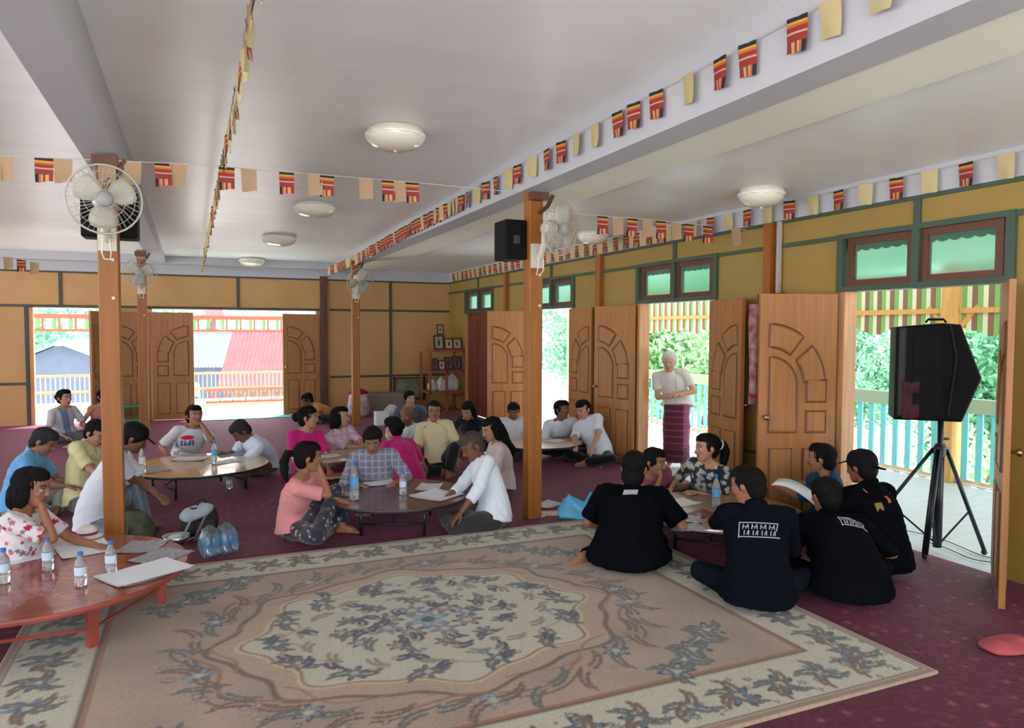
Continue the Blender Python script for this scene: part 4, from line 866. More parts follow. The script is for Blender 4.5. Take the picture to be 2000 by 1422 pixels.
# ---------------------------------------------------------------- people
def remesh(mb, name, vox, smooth=2, fac=.6):
    o = mb.build(name, []); fix_normals(o)
    m = o.modifiers.new('r', 'REMESH'); m.mode = 'VOXEL'; m.voxel_size = vox; m.use_smooth_shade = True
    s = o.modifiers.new('s', 'SMOOTH'); s.iterations = smooth; s.factor = fac
    dg = bpy.context.evaluated_depsgraph_get(); ev = o.evaluated_get(dg); me = bpy.data.meshes.new_from_object(ev, depsgraph=dg)
    old = o.data; bpy.data.objects.remove(o); bpy.data.meshes.remove(old); me.name = name
    me.polygons.foreach_set('use_smooth', [True]*len(me.polygons)); return me
def verts(me): v = np.empty(len(me.vertices)*3, np.float32); me.vertices.foreach_get('co', v); return v.reshape(-1, 3)
def folds(me, amp, seed, frq=14):
    V = verts(me); n = np.empty(len(V)*3, np.float32); me.vertices.foreach_get('normal', n); n = n.reshape(-1, 3)
    r = np.random.default_rng(seed); d = np.zeros(len(V))
    for i in range(9):
        k = r.normal(size=3); k /= np.linalg.norm(k); k[2] *= .5; f = frq*r.uniform(.5, 2.2); ph = r.uniform(0, 6)
        d += np.sin(V@k*f+ph+1.6*np.sin(V@r.normal(size=3)*5+ph))/(1+i*.35)
    cr = np.zeros(len(V))
    for i in range(5):
        k = r.normal(size=3); k /= np.linalg.norm(k); f = frq*r.uniform(1.2, 3.2); w_ = np.sin(V@r.normal(size=3)*7+i)*2.2
        cr += np.clip(np.abs(np.sin(V@k*f+w_))-.62, 0, 1)*np.clip(np.sin(V@r.normal(size=3)*9+i*2), 0, 1)
    V = V+n*((d*.35+cr*1.1)*amp)[:, None]; me.vertices.foreach_set('co', V.astype(np.float32).ravel()); me.update()
def ik(S, Tg, l1, l2, hint):
    d = Tg-S; L = max(abs(l1-l2)+.03, min(d.length, (l1+l2)*.985)); dn = d.normalized(); Tg = S+dn*L
    a = (l1*l1-l2*l2+L*L)/(2*L); h = math.sqrt(max(0, l1*l1-a*a)); p = hint-dn*hint.dot(dn)
    if p.length < 1e-4: p = dn.orthogonal()
    return S+dn*a+p.normalized()*h, Tg
SKIN = {'l': (.46, .235, .155), 'm': (.32, .145, .085), 'd': (.19, .080, .048), 'p': (.55, .32, .24)}
skin_m = vcmat('skin', .5, .4, bump=.05, nscale=150); cloth_m = vcmat('cloth', .85, .2, sheen=.25, bump=.18, nscale=180); hair_m = vcmat('hair', .65, .10, bump=.5, nscale=70)
black_cloth = vcmat('matte_cloth', .95, .04, bump=.15, nscale=180)
def hand(s, W, fd, pn, side, k=1.0, curl=.5):
    """W wrist, fd finger direction, pn palm normal (out of the back of the hand), side +1 thumb towards cross(fd,pn)"""
    fd = fd.normalized(); pn = (pn-fd*pn.dot(fd)).normalized(); th = fd.cross(pn)*side
    for i, (off, ln) in enumerate(((.028, .068), (.0095, .076), (-.0095, .070), (-.027, .055))):
        K = W+fd*.083*k+th*off*k-pn*.004*abs(i-1.3); s.cap(W+fd*.008+th*off*.55*k, .0145*k, K, .0115*k, 8)
        a = 0; p = K
        for j in range(3):
            a += curl*(.55, .75, .5)[j]+.04*i; d = (fd*math.cos(a)-pn*math.sin(a)+th*off*2.2*(1-j*.3)).normalized(); q = p+d*ln*k*(.46, .31, .25)[j]
            s.cap(p, (.0098, .0090, .0084)[j]*k, q, (.0092, .0085, .0072)[j]*k, 7); p = q
    p = W+fd*.020*k+th*.022*k; q = p+(fd*.6+th*.75-pn*.25).normalized()*.040*k; s.cap(p, .0145*k, q, .0115*k, 8)
    r = q+(fd*.9+th*.35-pn*.35).normalized()*.030*k; s.cap(q, .0110*k, r, .0098*k, 7); s.cap(r, .0098*k, r+(fd*.95-pn*.4).normalized()*.022*k, .008*k, 7)
def foot(s, A, d, up, k=1.0, side=1):
    d = d.normalized(); up = (up-d*up.dot(d)).normalized(); x = d.cross(up)*side
    s.cap(A, .034*k, A-d*.035*k-up*.035*k, .030*k); s.cap(A-up*.01*k, .033*k, A+d*.11*k-up*.038*k, .024*k); s.cap(A-d*.03*k-up*.042*k, .024*k, A+d*.12*k-up*.048*k+x*.012*k, .022*k); s.cap(A+d*.02*k-up*.044*k-x*.01*k, .022*k, A+d*.12*k-up*.05*k-x*.018*k, .02*k)
    for i in range(5): b = A+d*(.125-.006*i)*k-up*.052*k+x*(.030-.0165*i)*k; s.cap(b, (.014 if i == 0 else .0095)*k, b+d*(.034-.003*i)*k-up*.004*k, (.012 if i == 0 else .008)*k, 7)
def ring(c, x, y, a, b, n=20, p=1.0):
    out = []
    for i in range(n):
        t = 2*math.pi*i/n; ct, s_ = math.cos(t), math.sin(t); out.append(c+x*(a*math.copysign(abs(ct)**p, ct))+y*(b*math.copysign(abs(s_)**p, s_)))
    return out
def person(lab, seat, head, face=0, hface=None, hp=0, hr=0, sc=1.0, sex='m', skin='m', shirt=(.6, .6, .6), pants=(.03, .03, .035), hair='short', hcol=(.008, .007, .007), lh=None, rh=None,
           legs='cross', sleeve=.5, pat=None, ppat=None, glasses=False, vox=None, neck='collar', cm=None, extra=None, group=None, L=None, loose=0.0, seatz=0.0, curl=.5, fat=1.0, cat='person'):
    P = gp(seat[0], seat[1], seatz); dist = (P-EYE).length
    vox = vox or (.0052 if dist < 6 else .0062 if dist < 8.5 else .0075)
    toc = Vector((-P.x, -P.y, 0)).normalized(); rt = Vector((toc.y, -toc.x, 0))*-1
    rt = Vector((-toc.y, toc.x, 0)) if Vector((-toc.y, toc.x, 0)).dot(_R) > 0 else Vector((toc.y, -toc.x, 0))
    def dirn(a): a = math.radians(a); return (toc*math.cos(a)+rt*math.sin(a)).normalized()
    f = dirn(face); up = Vector((0, 0, 1)); lf = up.cross(f)            # lf: the person's left
    hf = dirn(face if hface is None else hface)
    k = sc; hk = sc*1.10; stand = legs == 'stand'
    base = P.copy()
    hipz = .82*k if stand else .105*k
    pel = P+up*hipz
    # head centre on its line of sight
    r = ray(*head); rn = r.normalized(); want = (L or .625)*k; oc = EYE-pel; b = rn.dot(oc); c = oc.length_squared-want*want; disc = b*b-c
    if disc >= 0:
        cand = [EYE+rn*(-b-math.sqrt(disc)), EYE+rn*(-b+math.sqrt(disc))]; H = max(cand, key=lambda q: (q-pel).dot(f)*.8+(q.z-pel.z)*.9)
    else: H = EYE+rn*(-b)
    real = (H-pel).length
    # head frame
    hq = Matrix.Rotation(math.radians(hr), 3, hf) @ Matrix.Rotation(math.radians(hp), 3, (-1*up.cross(hf)))
    hp_ax = up.cross(hf)                                                # left axis of the head
    Rh = Matrix.Rotation(math.radians(hr), 3, hf) @ Matrix.Rotation(math.radians(hp), 3, hp_ax)
    HF, HU, HL = Rh @ hf, Rh @ up, Rh @ hp_ax; HX = HL*-1               # x of the head = its right
    def hd(x, y, z): return H+(HX*x+HF*y+HU*z)*hk
    shw = (.178 if sex == 'm' else .158)*k*(.5+.5*fat); 
    nb = H-HU*.118*k-HF*.030*k-up*.022*k
    ax = (nb-pel).normalized()
    # spine curve
    c1 = pel+up*(nb-pel).length*.38-f*.05*k; c2 = nb-(ax*.6+up*.4)*.20*k-f*.02*k
    def sp(t): return pel*(1-t)**3+c1*3*t*(1-t)**2+c2*3*t*t*(1-t)+nb*t**3
    def frame_at(t):
        d = (sp(min(1, t+.03))-sp(max(0, t-.03))).normalized(); x = lf-d*lf.dot(d); x.normalize(); return d, x, x.cross(d)  # up, left, forward
    g = fat
    if sex == 'm': sec = [(-.10, .135, .115), (.0, .160, .125), (.18, .150, .112), (.38, .145, .105), (.58, .158, .110), (.78, .168, .102), (.88, .150, .088), (.95, .095, .070), (1.0, .058, .058)]
    else: sec = [(-.10, .140, .12), (.0, .165, .13), (.18, .148, .112), (.38, .128, .098), (.58, .140, .112), (.78, .148, .100), (.88, .132, .082), (.95, .085, .064), (1.0, .050, .052)]
    def torso(s, infl, t0=-.2, t1=1.01, flare=0):
        R_ = []
        for t, a, b_ in sec:
            if t < t0 or t > t1: continue
            tt = max(0, t); d, x, y = frame_at(tt); c_ = sp(tt)+d*(t*.5*k if t < 0 else 0); q = g if t < .8 else (1+g)/2
            fl = flare*max(0, .25-t)+(loose*(1-max(0, t))**1.3 if flare and t < .8 else 0)
            R_.append(ring(c_, x, y, (a*q*k+infl+fl), (b_*q*k+infl+fl), p=.9))
        s.loft(R_)
    dS, xS, yS = frame_at(.86); cS = sp(.90)
    SH = {1: cS+xS*shw-dS*.005, -1: cS-xS*shw-dS*.005}
    # arms
    def tgt(h, sd):
        if h is None: h = (.30, .16, .17)
        if h[0] == 'h': return hd(*h[1:4]), True, (h[4] if len(h) > 4 else None)
        if h[0] == 'p': q = gp(h[1], h[2], h[3]); return q, False, None
        return P+(f*h[0]+lf*sd*h[1]+up*h[2])*k, False, None
    arms = {}
    for sd, h in ((1, lh), (-1, rh)):
        Tg, tohead, _ = tgt(h, sd); hint = (lf*sd*.75-up*.8-f*.25) if not tohead else (lf*sd*.55-up*1.0+f*.3)
        E_, Wr = ik(SH[sd], Tg, .265*k, .235*k, hint); arms[sd] = (E_, Wr, tohead)
    # legs
    LG = {}
    for sd in (1, -1):
        hip = pel+lf*sd*.085*k-up*.005
        if stand:
            kn = P+lf*sd*.08*k+f*.04*k+up*.43*k; an = P+lf*sd*.085*k+up*.075*k; fd = f+lf*sd*.15; fu = up
        elif legs == 'cross':
            kn = P+(f*.25+lf*sd*.33)*k+up*.135*k; an = P+(f*(.33 if sd > 0 else .20)-lf*sd*.04)*k+up*.055*k; fd = -lf*sd+f*.15-up*.05; fu = up*.5+f*.2*sd
        elif legs == 'sidel':
            kn = P+(f*.38-lf*(.16 if sd < 0 else -.10))*k+up*.10*k; an = P+(f*(.10 if sd < 0 else -.06)-lf*(-.22 if sd < 0 else -.34))*k+up*.055*k; fd = -f*.8+lf*.6; fu = up
        elif legs == 'side':                                # knees forward-left, feet swept back to the right
            kn = P+(f*.38+lf*(.16 if sd > 0 else -.10))*k+up*.10*k; an = P+(f*(.10 if sd > 0 else -.06)+lf*(-.20 if sd > 0 else -.30))*k+up*.055*k; fd = -f*.8-lf*.6; fu = up
        elif legs == 'knee':                                # one knee raised
            if sd > 0: kn = P+(f*.30+lf*.20)*k+up*.36*k; an = P+(f*.36+lf*.12)*k+up*.075*k; fd = f; fu = up
            else: kn = P+(f*.25-lf*.33)*k+up*.12*k; an = P+(f*.25+lf*.06)*k+up*.055*k; fd = lf; fu = up
        elif legs == 'kneel':
            kn = P+(f*.40+lf*sd*.13)*k+up*.075*k; an = P+(-f*.02+lf*sd*.10)*k+up*.05*k; fd = -f; fu = up*-1; 
        LG[sd] = (hip, kn, an, fd, fu)
    if legs == 'kneel': pass
    # ---- body
    s = MB(); torso(s, -.004)
    s.cap(nb-ax*.03, .056*k if sex == 'm' else .048*k, hd(0, -.015, -.06), .052*k if sex == 'm' else .045*k, 14)
    for sd in (1, -1):
        E_, Wr, th = arms[sd]; q = 1 if sex == 'm' else .86
        s.cap(nb-xS*0+xS*sd*.03, .042*k, SH[sd], .045*k*q); s.cap(SH[sd], .050*k*q*g, E_, .037*k*q); s.cap(E_, .037*k*q, E_.lerp(Wr, .35), .036*k*q); s.cap(E_.lerp(Wr, .3), .036*k*q, Wr, .025*k*q)
        fd0 = (Wr-E_).normalized()
        if th: fd = (fd0*.5+(H-Wr).normalized()*.6+HU*.2); pn = (Wr-H)
        else: fd = fd0*.8+Vector((fd0.x, fd0.y, 0))*.5-up*.05; pn = up-fd0*.2
        hand(s, Wr+fd0*.012, fd, pn, -sd if not th else -sd, k*(1 if sex == 'm' else .92), curl)
        hip, kn, an, fdd, fu = LG[sd]
        s.cap(hip, .078*k, kn, .052*k, 12); s.cap(kn, .052*k, kn.lerp(an, .35), .050*k); s.cap(kn.lerp(an, .3), .050*k, an, .033*k); foot(s, an, fdd, fu, k*.95, sd)
    # head
    hs = [(-.107, .052, .018, .014), (-.098, .045, .034, .030), (-.078, .030, .048, .050), (-.05, .012, .058, .070), (-.02, .004, .065, .084), (.01, .000, .070, .090), (.04, -.004, .073, .092), (.068, -.006, .068, .084), (.09, -.008, .052, .064), (.104, -.008, .03, .036), (.108, -.008, .01, .012)]
    s.loft([ring(hd(0, y, z), HX*hk, HF*hk, a*1.02, b_, p=.93) for z, y, a, b_ in hs])
    s.cap(hd(0, .084, .012), .008*hk, hd(0, .100, -.026), .011*hk, 8); s.ell(hd(0, .094, -.030), (.016*hk,)*3, 8, 6)
    for e in (1, -1):
        s.ell(hd(e*.010, .088, -.031), (.009*hk,)*3, 8, 6); s.cap(hd(e*.018, .080, .024), .008*hk, hd(e*.045, .068, .022), .007*hk, 7); s.ell(hd(e*.036, .058, -.022), (.022*hk,)*3, 8, 6)
        s.ell(hd(e*.030, .072, .006), (.014*hk,)*3, 10, 7)
        s.loft([ring(hd(e*(.070+.012*math.sin(math.pi*i/5)), -.012+.004*i/5, -.032+.060*i/5), HX*hk, HF*hk, .006+.004*math.sin(math.pi*i/5), .008+.010*math.sin(math.pi*(i+.5)/6), 8) for i in range(6)])
    s.cap(hd(-.018, .076, -.056), .0075*hk, hd(.018, .076, -.056), .0075*hk, 8); s.cap(hd(-.015, .075, -.067), .0085*hk, hd(.015, .075, -.067), .0085*hk, 8); s.ell(hd(0, .066, -.088), (.020*hk, .020*hk, .017*hk), 8, 6)
    me = remesh(s, 'person', vox, 2, .45); V = verts(me); q = (V-np.array(H))/hk; lx, ly, lz = q@np.array(HX), q@np.array(HF), q@np.array(HU)
    base_c = np.array(SKIN[skin]) if isinstance(skin, str) else np.array(skin); Cc = np.tile(base_c, (len(V), 1))
    front = ly > .055; hz = np.abs(lz) < .12
    m_ = front & (((lx/.026)**2+((lz+.061)/.0125)**2) < 1); Cc[m_] = base_c*np.array([1.0, .55, .55])
    m_ = front & (np.abs(lz-.027-.15*(.03-np.abs(np.abs(lx)-.03))) < .0055) & (np.abs(lx) > .012) & (np.abs(lx) < .050); Cc[m_] = np.array(hcol)*.6+base_c*.2
    ex = np.abs(lx)-.031; e1 = front & ((ex/.0165)**2+((lz-.006)/.0085)**2 < 1)
    if hp < 28: Cc[e1] = (.55, .5, .47); Cc[front & ((ex/.0065)**2+((lz-.006)/.0075)**2 < 1)] = (.02, .012, .01)
    m_ = front & (np.abs(lz-.014) < .0035) & (np.abs(ex) < .018); Cc[m_] = base_c*.25
    m_ = hz & (ly > .085) & (np.abs(lx) < .02) & (np.abs(lz+.036) < .006); Cc[m_] = base_c*.6
    set_vc(me, Cc); me.materials.append(skin_m); me.transform(T(*(-base)))
    body = bpy.data.objects.new('person', me); COL.objects.link(body); body.location = base; tag(body, lab, cat, group)
    def child(me_, nm, m, cols, fold=0, seed=1, lb=None):
        if fold: folds(me_, fold, seed)
        set_vc(me_, cols(verts(me_)) if callable(cols) else np.tile(np.array(cols), (len(me_.vertices), 1))); me_.materials.append(m); me_.transform(T(*(-base)))
        o = bpy.data.objects.new(nm, me_); COL.objects.link(o); o.parent = body
        if lb: o['label'] = lb
        return o
    def loc(V):
        q = (V-np.array(pel))/k; return q@np.array(f), q@np.array(lf), q@np.array(up)
    seed = int(seat[0]*3+seat[1])
    # ---- shirt
    if shirt is not None:
        s = MB(); torso(s, .014*k, t0=(-.05 if stand else 0), t1=1.01 if neck != 'v' else .955, flare=.10)
        for sd in (1, -1):
            E_, Wr, th = arms[sd]; q = 1 if sex == 'm' else .88
            s.cap(nb-dS*.030*k+xS*sd*.035*k, (.054 if neck != 'v' else .044)*k, SH[sd]+dS*.006, .064*k*q*max(1, g))
            if sleeve <= 0: continue
            if sleeve <= 1:
                s.tube([SH[sd]-xS*sd*.02, SH[sd], SH[sd].lerp(E_, sleeve*.5), SH[sd].lerp(E_, sleeve)], [.045*k, .064*k*q*g, .062*k*q*g, .062*k*q*g], 14)
            else:
                s.tube([SH[sd]-xS*sd*.02, SH[sd], SH[sd].lerp(E_, .5), E_, E_.lerp(Wr, (sleeve-1))], [.045*k, .064*k*q*g, .058*k*q*g, .052*k*q, .043*k*q], 14)
        if neck == 'collar':
            for o_ in (0, .014, .028): s.tube([nb+dS*(o_-.008)*k+(xS*math.cos(a)*.061+yS*(math.sin(a)*.061))*k+dS*.014*math.sin(-a)*k for a in np.linspace(-4.1, 1.0, 14)], .0115*k, 6)
        me2 = remesh(s, 'shirt', vox*1.05, 3, .6)
        def cols(V):
            C = np.tile(np.array(shirt, float), (len(V), 1)); a, b_, c_ = loc(V)
            if pat: C = pat(C, a, b_, c_, V)
            return C
        child(me2, 'shirt' if sex == 'm' else 'blouse', cm or cloth_m, cols, .010, seed)
    # ---- trousers or skirt
    if pants is not None:
        s = MB(); R_ = []
        for t, a, b_ in sec[:3]:
            tt = max(0, t); d, x, y = frame_at(tt); R_.append(ring(sp(tt)+d*(t*.45*k if t < 0 else 0), x, y, a*g*k+.012, b_*g*k+.012, p=.9))
        s.loft(R_)
        if stand:                                           # wrapped longyi to the ankles
            R_ = []
            for z, a, b_ in ((.93, .150, .118), (.80, .172, .135), (.6, .178, .14), (.4, .175, .138), (.2, .178, .138), (.085, .182, .140)): R_.append(ring(P+up*z*k, lf, f, a*k*g, b_*k*g, p=.85))
            s.loft(R_)
        else:
            for sd in (1, -1):
                hip, kn, an, fdd, fu = LG[sd]; s.cap(hip, .094*k, kn, .066*k, 14); s.cap(kn, .066*k, kn.lerp(an, .5), .062*k, 12)
                s.tube([kn, kn.lerp(an, .5), kn.lerp(an, .92)], [.062*k, .060*k, .054*k], 12)
            if ppat == 'skirt' or sex == 'f' or legs == 'kneel':
                k1, k2 = LG[1][1], LG[-1][1]; s.cap(k1, .060*k, k2, .060*k, 12); s.cap(LG[1][0].lerp(k1, .5), .075*k, LG[-1][0].lerp(k2, .5), .075*k, 12); s.cap(LG[1][2].lerp(k1, .3), .05*k, LG[-1][2].lerp(k2, .3), .05*k, 12)
        me3 = remesh(s, 'trousers', vox*1.1, 3, .6)
        def cols2(V):
            C = np.tile(np.array(pants, float), (len(V), 1)); a, b_, c_ = loc(V)
            if callable(ppat): C = ppat(C, a, b_, c_, V)
            return C
        child(me3, 'trousers' if sex == 'm' and not stand else 'longyi', cm or cloth_m, cols2, .010, seed+5)
    # ---- hair
    if hair:
        s = MB(); 
        def E3(c, r_): s.ell(hd(*c), (r_[0]*hk, r_[1]*hk, r_[2]*hk), 18, 12, M=Matrix((HX, HF, HU)).transposed())
        if hair == 'nape': E3((0, -.055, -.045), (.080, .052, .075))
        if hair == 'thin': E3((0, -.030, .018), (.081, .088, .080)); E3((0, -.05, -.02), (.070, .055, .06))
        else:
            E3((0, -.020, .032), (.084, .096, .088)); E3((0, .016, .072), (.068, .066, .050)); E3((0, -.048, -.018), (.073, .056, .075))
            for e in (1, -1): E3((e*.062, .002, .018), (.018, .030, .045))
        if hair in ('bob', 'long'):
            for e in (1, -1): E3((e*.070, -.020, -.035), (.026, .052, .085))
            E3((0, -.068, -.05), (.085, .050, .10))
            if hair == 'long': s.tube([hd(0, -.07, .0), hd(0, -.085, -.10), nb-yS*.07*k-dS*.05*k, sp(.72)-frame_at(.72)[2]*.125*k, sp(.55)-frame_at(.55)[2]*.115*k], [.07*k, .075*k, .068*k, .055*k, .022*k], 12)
        if hair == 'bun': E3((0, -.125, .005), (.046, .040, .044))
        if hair == 'pony': s.tube([hd(0, -.10, .02), hd(0, -.15, .02), hd(0, -.17, -.04), hd(0, -.155, -.13), hd(0, -.13, -.19)], [.022*k, .034*k, .036*k, .028*k, .010*k], 10)
        if hair == 'cap':
            E3((0, -.012, .045), (.090, .102, .082)); s.loft([ring(hd(0, .085+.075*u, .045-.018*u), HX*k, HU*k, .060*(1-.55*u*u), .006, 12) for u in (0, .35, .7, 1)])
        me4 = remesh(s, 'hair', .0055 if dist < 7 else .0075, 2, .5); folds(me4, .006, seed+9, 22)
        V4 = verts(me4); q4 = (V4-np.array(H))/hk; az = np.arctan2(q4@np.array(HX), q4@np.array(HF)+.03); el = q4@np.array(HU)
        nn = np.empty(len(V4)*3, np.float32); me4.vertices.foreach_get('normal', nn); nn = nn.reshape(-1, 3)
        amp = (.0026*np.sin(az*34+3*np.sin(el*22+seed))+.0022*np.sin(az*61+el*30))*np.clip((.115-el)/.05, .25, 1)*(1 if hair != 'cap' else 0); V4 = V4+nn*amp[:, None]; me4.vertices.foreach_set('co', V4.astype(np.float32).ravel()); me4.update()
        child(me4, 'hair' if hair != 'cap' else 'cap', hair_m, hcol)
    if glasses:
        s = MB()
        for e in (1, -1):
            s.tube([hd(e*.032+.022*math.cos(a), .096, .004+.017*math.sin(a)) for a in np.linspace(0, 2*math.pi, 17)[:-1]], .0022*k, 5, closed=True); s.tube([hd(e*.054, .092, .01), hd(e*.078, .0, .01)], .002, 5)
        s.tube([hd(-.011, .097, .006), hd(.011, .097, .006)], .002, 5); s.build('spectacles', blk, body, M=T(*(-base)))
    if extra: extra(dict(s=MB, body=body, base=base, hd=hd, sp=sp, frame_at=frame_at, f=f, lf=lf, up=up, k=k, SH=SH, arms=arms, P=P, pel=pel, shirt=(me2 if shirt is not None else None), HX=HX, HF=HF, HU=HU))
    return body
# cloth patterns (f forward, l left, u up from the pelvis, in metres)
def plaid(c2, frq=42, w_=.25):
    def fn(C, a, b, c, V):
        m = ((np.sin(b*frq*2.2) > 1-w_*2) | (np.sin(c*frq*2.2) > 1-w_*2) | (np.sin(a*frq*2.2) > 1.2)); C[m] = C[m]*.45+np.array(c2)*.55; return C
    return fn
def stripes(c2, frq=60):
    def fn(C, a, b, c, V): m = np.sin((a+b)*frq) > .3; C[m] = C[m]*.5+np.array(c2)*.5; return C
    return fn
def floral(cols, size=.045, dens=.6, seed=1):
    def fn(C, a, b, c, V):
        r = np.random.default_rng(seed); n = int(150*dens); P_ = V[r.integers(0, len(V), n)]; R_ = r.uniform(size*.5, size*1.1, n)
        for i in range(n):
            d = np.linalg.norm(V-P_[i], axis=1); m = d < R_[i]*(.8+.2*np.sin(np.arctan2(V[:, 2]-P_[i][2], V[:, 0]-P_[i][0])*5)); C[m] = cols[i % len(cols)]
        return C
    return fn
def print_front(C, a, b, c, V):
    fr = a > .03
    C[fr & ((b/.075)**2+((c-.33)/.028)**2 < 1)] = (.65, .02, .05); C[fr & (np.abs(b) < .075) & (np.abs(c-.26) < .035) & (np.abs(np.sin(b*70)) > .35)] = (.10, .14, .30)
    C[fr & (np.abs(b) < .02) & (np.abs(c-.285) < .02)] = (.7, .7, .72); return C
def buttons(c2=(.5, .5, .5)):
    def fn(C, a, b, c, V):
        m = (np.abs(b) < .006) & (a > .02); C[m] = C[m]*.75; m = (np.abs(b+.0) < .010) & (np.abs(np.sin(c*32)) > .985) & (a > .02); C[m] = c2; return C
    return fn
def tribal(C, a, b, c, V):
    m = np.sin(c*75) > .55; C[m] = C[m]*.6+np.array((.20, .03, .06))*.4; m = (np.sin(c*75) > .93); C[m] = (.20, .05, .08); m = b > .10; C[m] = C[m]*.6+np.array((.45, .12, .30))*.4; m = c < -.55; C[m] = C[m]*.5; return C
def decal(ctx, polys, name, m, t0, side=-1, lb=None, off=.004):
    """polys: outlines in (x left, z up) metres about the spine point t0; pushed onto the shirt from behind (-1) or the front"""
    me = ctx['shirt']; d, x, y = ctx['frame_at'](t0); c0 = ctx['sp'](t0)-ctx['base']; tree_ = BVHTree.FromPolygons([v.co.copy() for v in me.vertices], [tuple(p.vertices) for p in me.polygons])
    s = MB(); sgn = 1 if side > 0 else -1
    for a0, b0, a1, b1, w_ in polys:                        # strokes
        n = 6; pts = []
        for i in range(n+1):
            u = a0+(a1-a0)*i/n; v = b0+(b1-b0)*i/n; o_ = c0+x*u+d*v+y*sgn*.5; h = tree_.ray_cast(o_, -y*sgn)
            if h[0] is not None: pts.append(h[0]+y*sgn*off*.3)
        if len(pts) > 1: s.tube(pts, w_, 6)
    if s.v: o = s.build(name, m, ctx['body']); (o.__setitem__('label', lb) if lb else None)
lett = mat('lettering_white', (.42, .42, .46), .7)
def back_text(w_=.13, h=.045, x0=0, z0=.0, t=.74):
    def fn(ctx):
        st = []; n = 8
        st += [(-w_+x0, z0+h, w_+x0, z0+h, .0035), (-w_*1.05+x0, z0-h*1.1, w_*1.05+x0, z0-h*1.1, .0035), (-w_+x0, z0+h, -w_*.9+x0, z0-h*.1, .0035), (w_+x0, z0+h, w_*1.08+x0, z0-h*1.3, .0035)]
        for i in range(n):
            u = -w_*.8+1.6*w_*i/(n-1)+x0; st += [(u, z0+h*.75, u+.006*(i % 2), z0+h*.05, .0032), (u-.004, z0-h*.15, u, z0-h*.85, .0034)]
            if i % 2: st.append((u-.012, z0+h*.4, u+.004, z0+h*.4, .0026))
            else: st.append((u, z0+h*.75, u+.016, z0+h*.1, .0026)); st.append((u, z0-h*.2, u+.012, z0-h*.8, .0026))
        decal(ctx, st, 'back_lettering', lett, t, -1, 'pale outlined lettering across the shoulders')
    return fn
K_ = (.0035, .0040, .0065)
G1 = 'women and men sitting round the tables'
# --- left front group
person('woman in a white and pink floral blouse resting her face on one hand', (52, 1172), (62, 952), 62, 60, 10, sex='f', skin='m', hair='bob', shirt=(.70, .66, .68), pat=floral([(.45, .01, .08), (.5, .15, .25), (.2, .15, .22)], .022, 1.6), pants=(.25, .05, .08), ppat='skirt', legs='side', rh=('h', .03, .085, -.09), lh=(.38, .10, .32), sleeve=.75, neck='v')
person('man in a bright blue shirt with his head bowed at the left edge', (38, 1010), (86, 862), 68, 66, 34, skin='m', hair='short', hcol=(.03, .03, .035), shirt=(.12, .36, .66), pants=(.35, .38, .36), rh=(.42, .12, .30), lh=(.42, .10, .30), sleeve=.8)
person('man in a pale yellow shirt left of the near left column', (165, 1000), (188, 846), 50, 45, 30, skin='l', shirt=(.68, .64, .34), pants=(.05, .05, .06), rh=(.36, .06, .30), lh=(.40, .1, .28), sleeve=.9, hair='short')
person('man in a white shirt and black cap leaning forward behind the near left column', (186, 1048), (262, 856), 78, 82, 30, skin='d', shirt=(.66, .70, .80), pants=(.10, .13, .17), ppat=stripes((.2, .24, .3), 90), rh=('p', 312, 985, .12), lh=(.5, .0, .30), sleeve=.85, hair='cap', L=.66, legs='knee')
person('woman in a grey blouse with a blue scarf sitting in the left doorway', (126, 868), (126, 777), 28, 38, 0, sex='f', skin='l', shirt=(.52, .50, .58), pat=lambda C, a, b, c, V: (C.__setitem__((np.abs(b+.04+.25*(c-.25)) < .05) & (a > 0), (.16, .22, .36)), C)[1], pants=(.12, .12, .16), ppat='skirt', hair='bun', neck='v', sc=1.0, sleeve=.8)
person('person with a terracotta wrap over one shoulder by the brown door leaf', (196, 858), (204, 775), 12, 30, 5, sex='f', skin='l', shirt=(.50, .22, .15), pants=(.3, .1, .06), ppat='skirt', hair='short', sleeve=0, neck='v')
person('young man in a white T-shirt with a red and blue print', (362, 918), (380, 812), 8, 25, -4, skin='m', shirt=(.64, .62, .68), pat=print_front, pants=(.05, .06, .09), lh=('h', -.035, .085, -.10), rh=(.34, .26, .30), sleeve=.85, neck='round')
person('man in a pale blue-white T-shirt bending low over the yellow table', (520, 925), (470, 843), -72, -70, 48, skin='d', hair='short', hcol=(.03, .03, .035), shirt=(.62, .72, .86), pants=(.10, .06, .04), rh=(.5, .0, .30), lh=(.46, .08, .30), sleeve=.85, neck='round', L=.60)
person('person in an orange wrap bending towards the floor by the back door', (640, 826), (600, 781), -75, -78, 35, skin='d', shirt=(.55, .24, .08), pants=(.02, .02, .035), hair='short', sleeve=.2, neck='round', L=.58, sc=.95)
person('woman in a magenta blouse with tied hair turned away, left of the small tan table', (598, 945), (602, 816), 20, 75, 0, sex='f', skin='l', shirt=(.52, .01, .17), pants=(.20, .01, .06), ppat='skirt', hair='bun', sleeve=.9, neck='v')
person('woman in a lilac checked blouse with crossed forearms at the small tan table', (672, 925), (665, 815), 45, 75, 0, sex='f', skin='l', shirt=(.58, .48, .60), pat=plaid((.5, .2, .35), 30, .2), pants=(.15, .05, .1), ppat='skirt', hair='bob', rh=(.40, -.1, .33), lh=(.46, -.05, .36), sleeve=.8)
person('woman in a salmon pink blouse and floral longyi at the dark table', (578, 1052), (602, 893), 75, 95, 6, sex='f', skin='m', shirt=(.72, .27, .28), pants=(.03, .03, .05), ppat=floral([(.45, .42, .38), (.10, .12, .28), (.35, .3, .15)], .018, 1.5, 4), hair='pony', rh=('h', .02, .09, -.08), lh=(.42, .02, .30), legs='knee', sleeve=.8, neck='v', group=None)
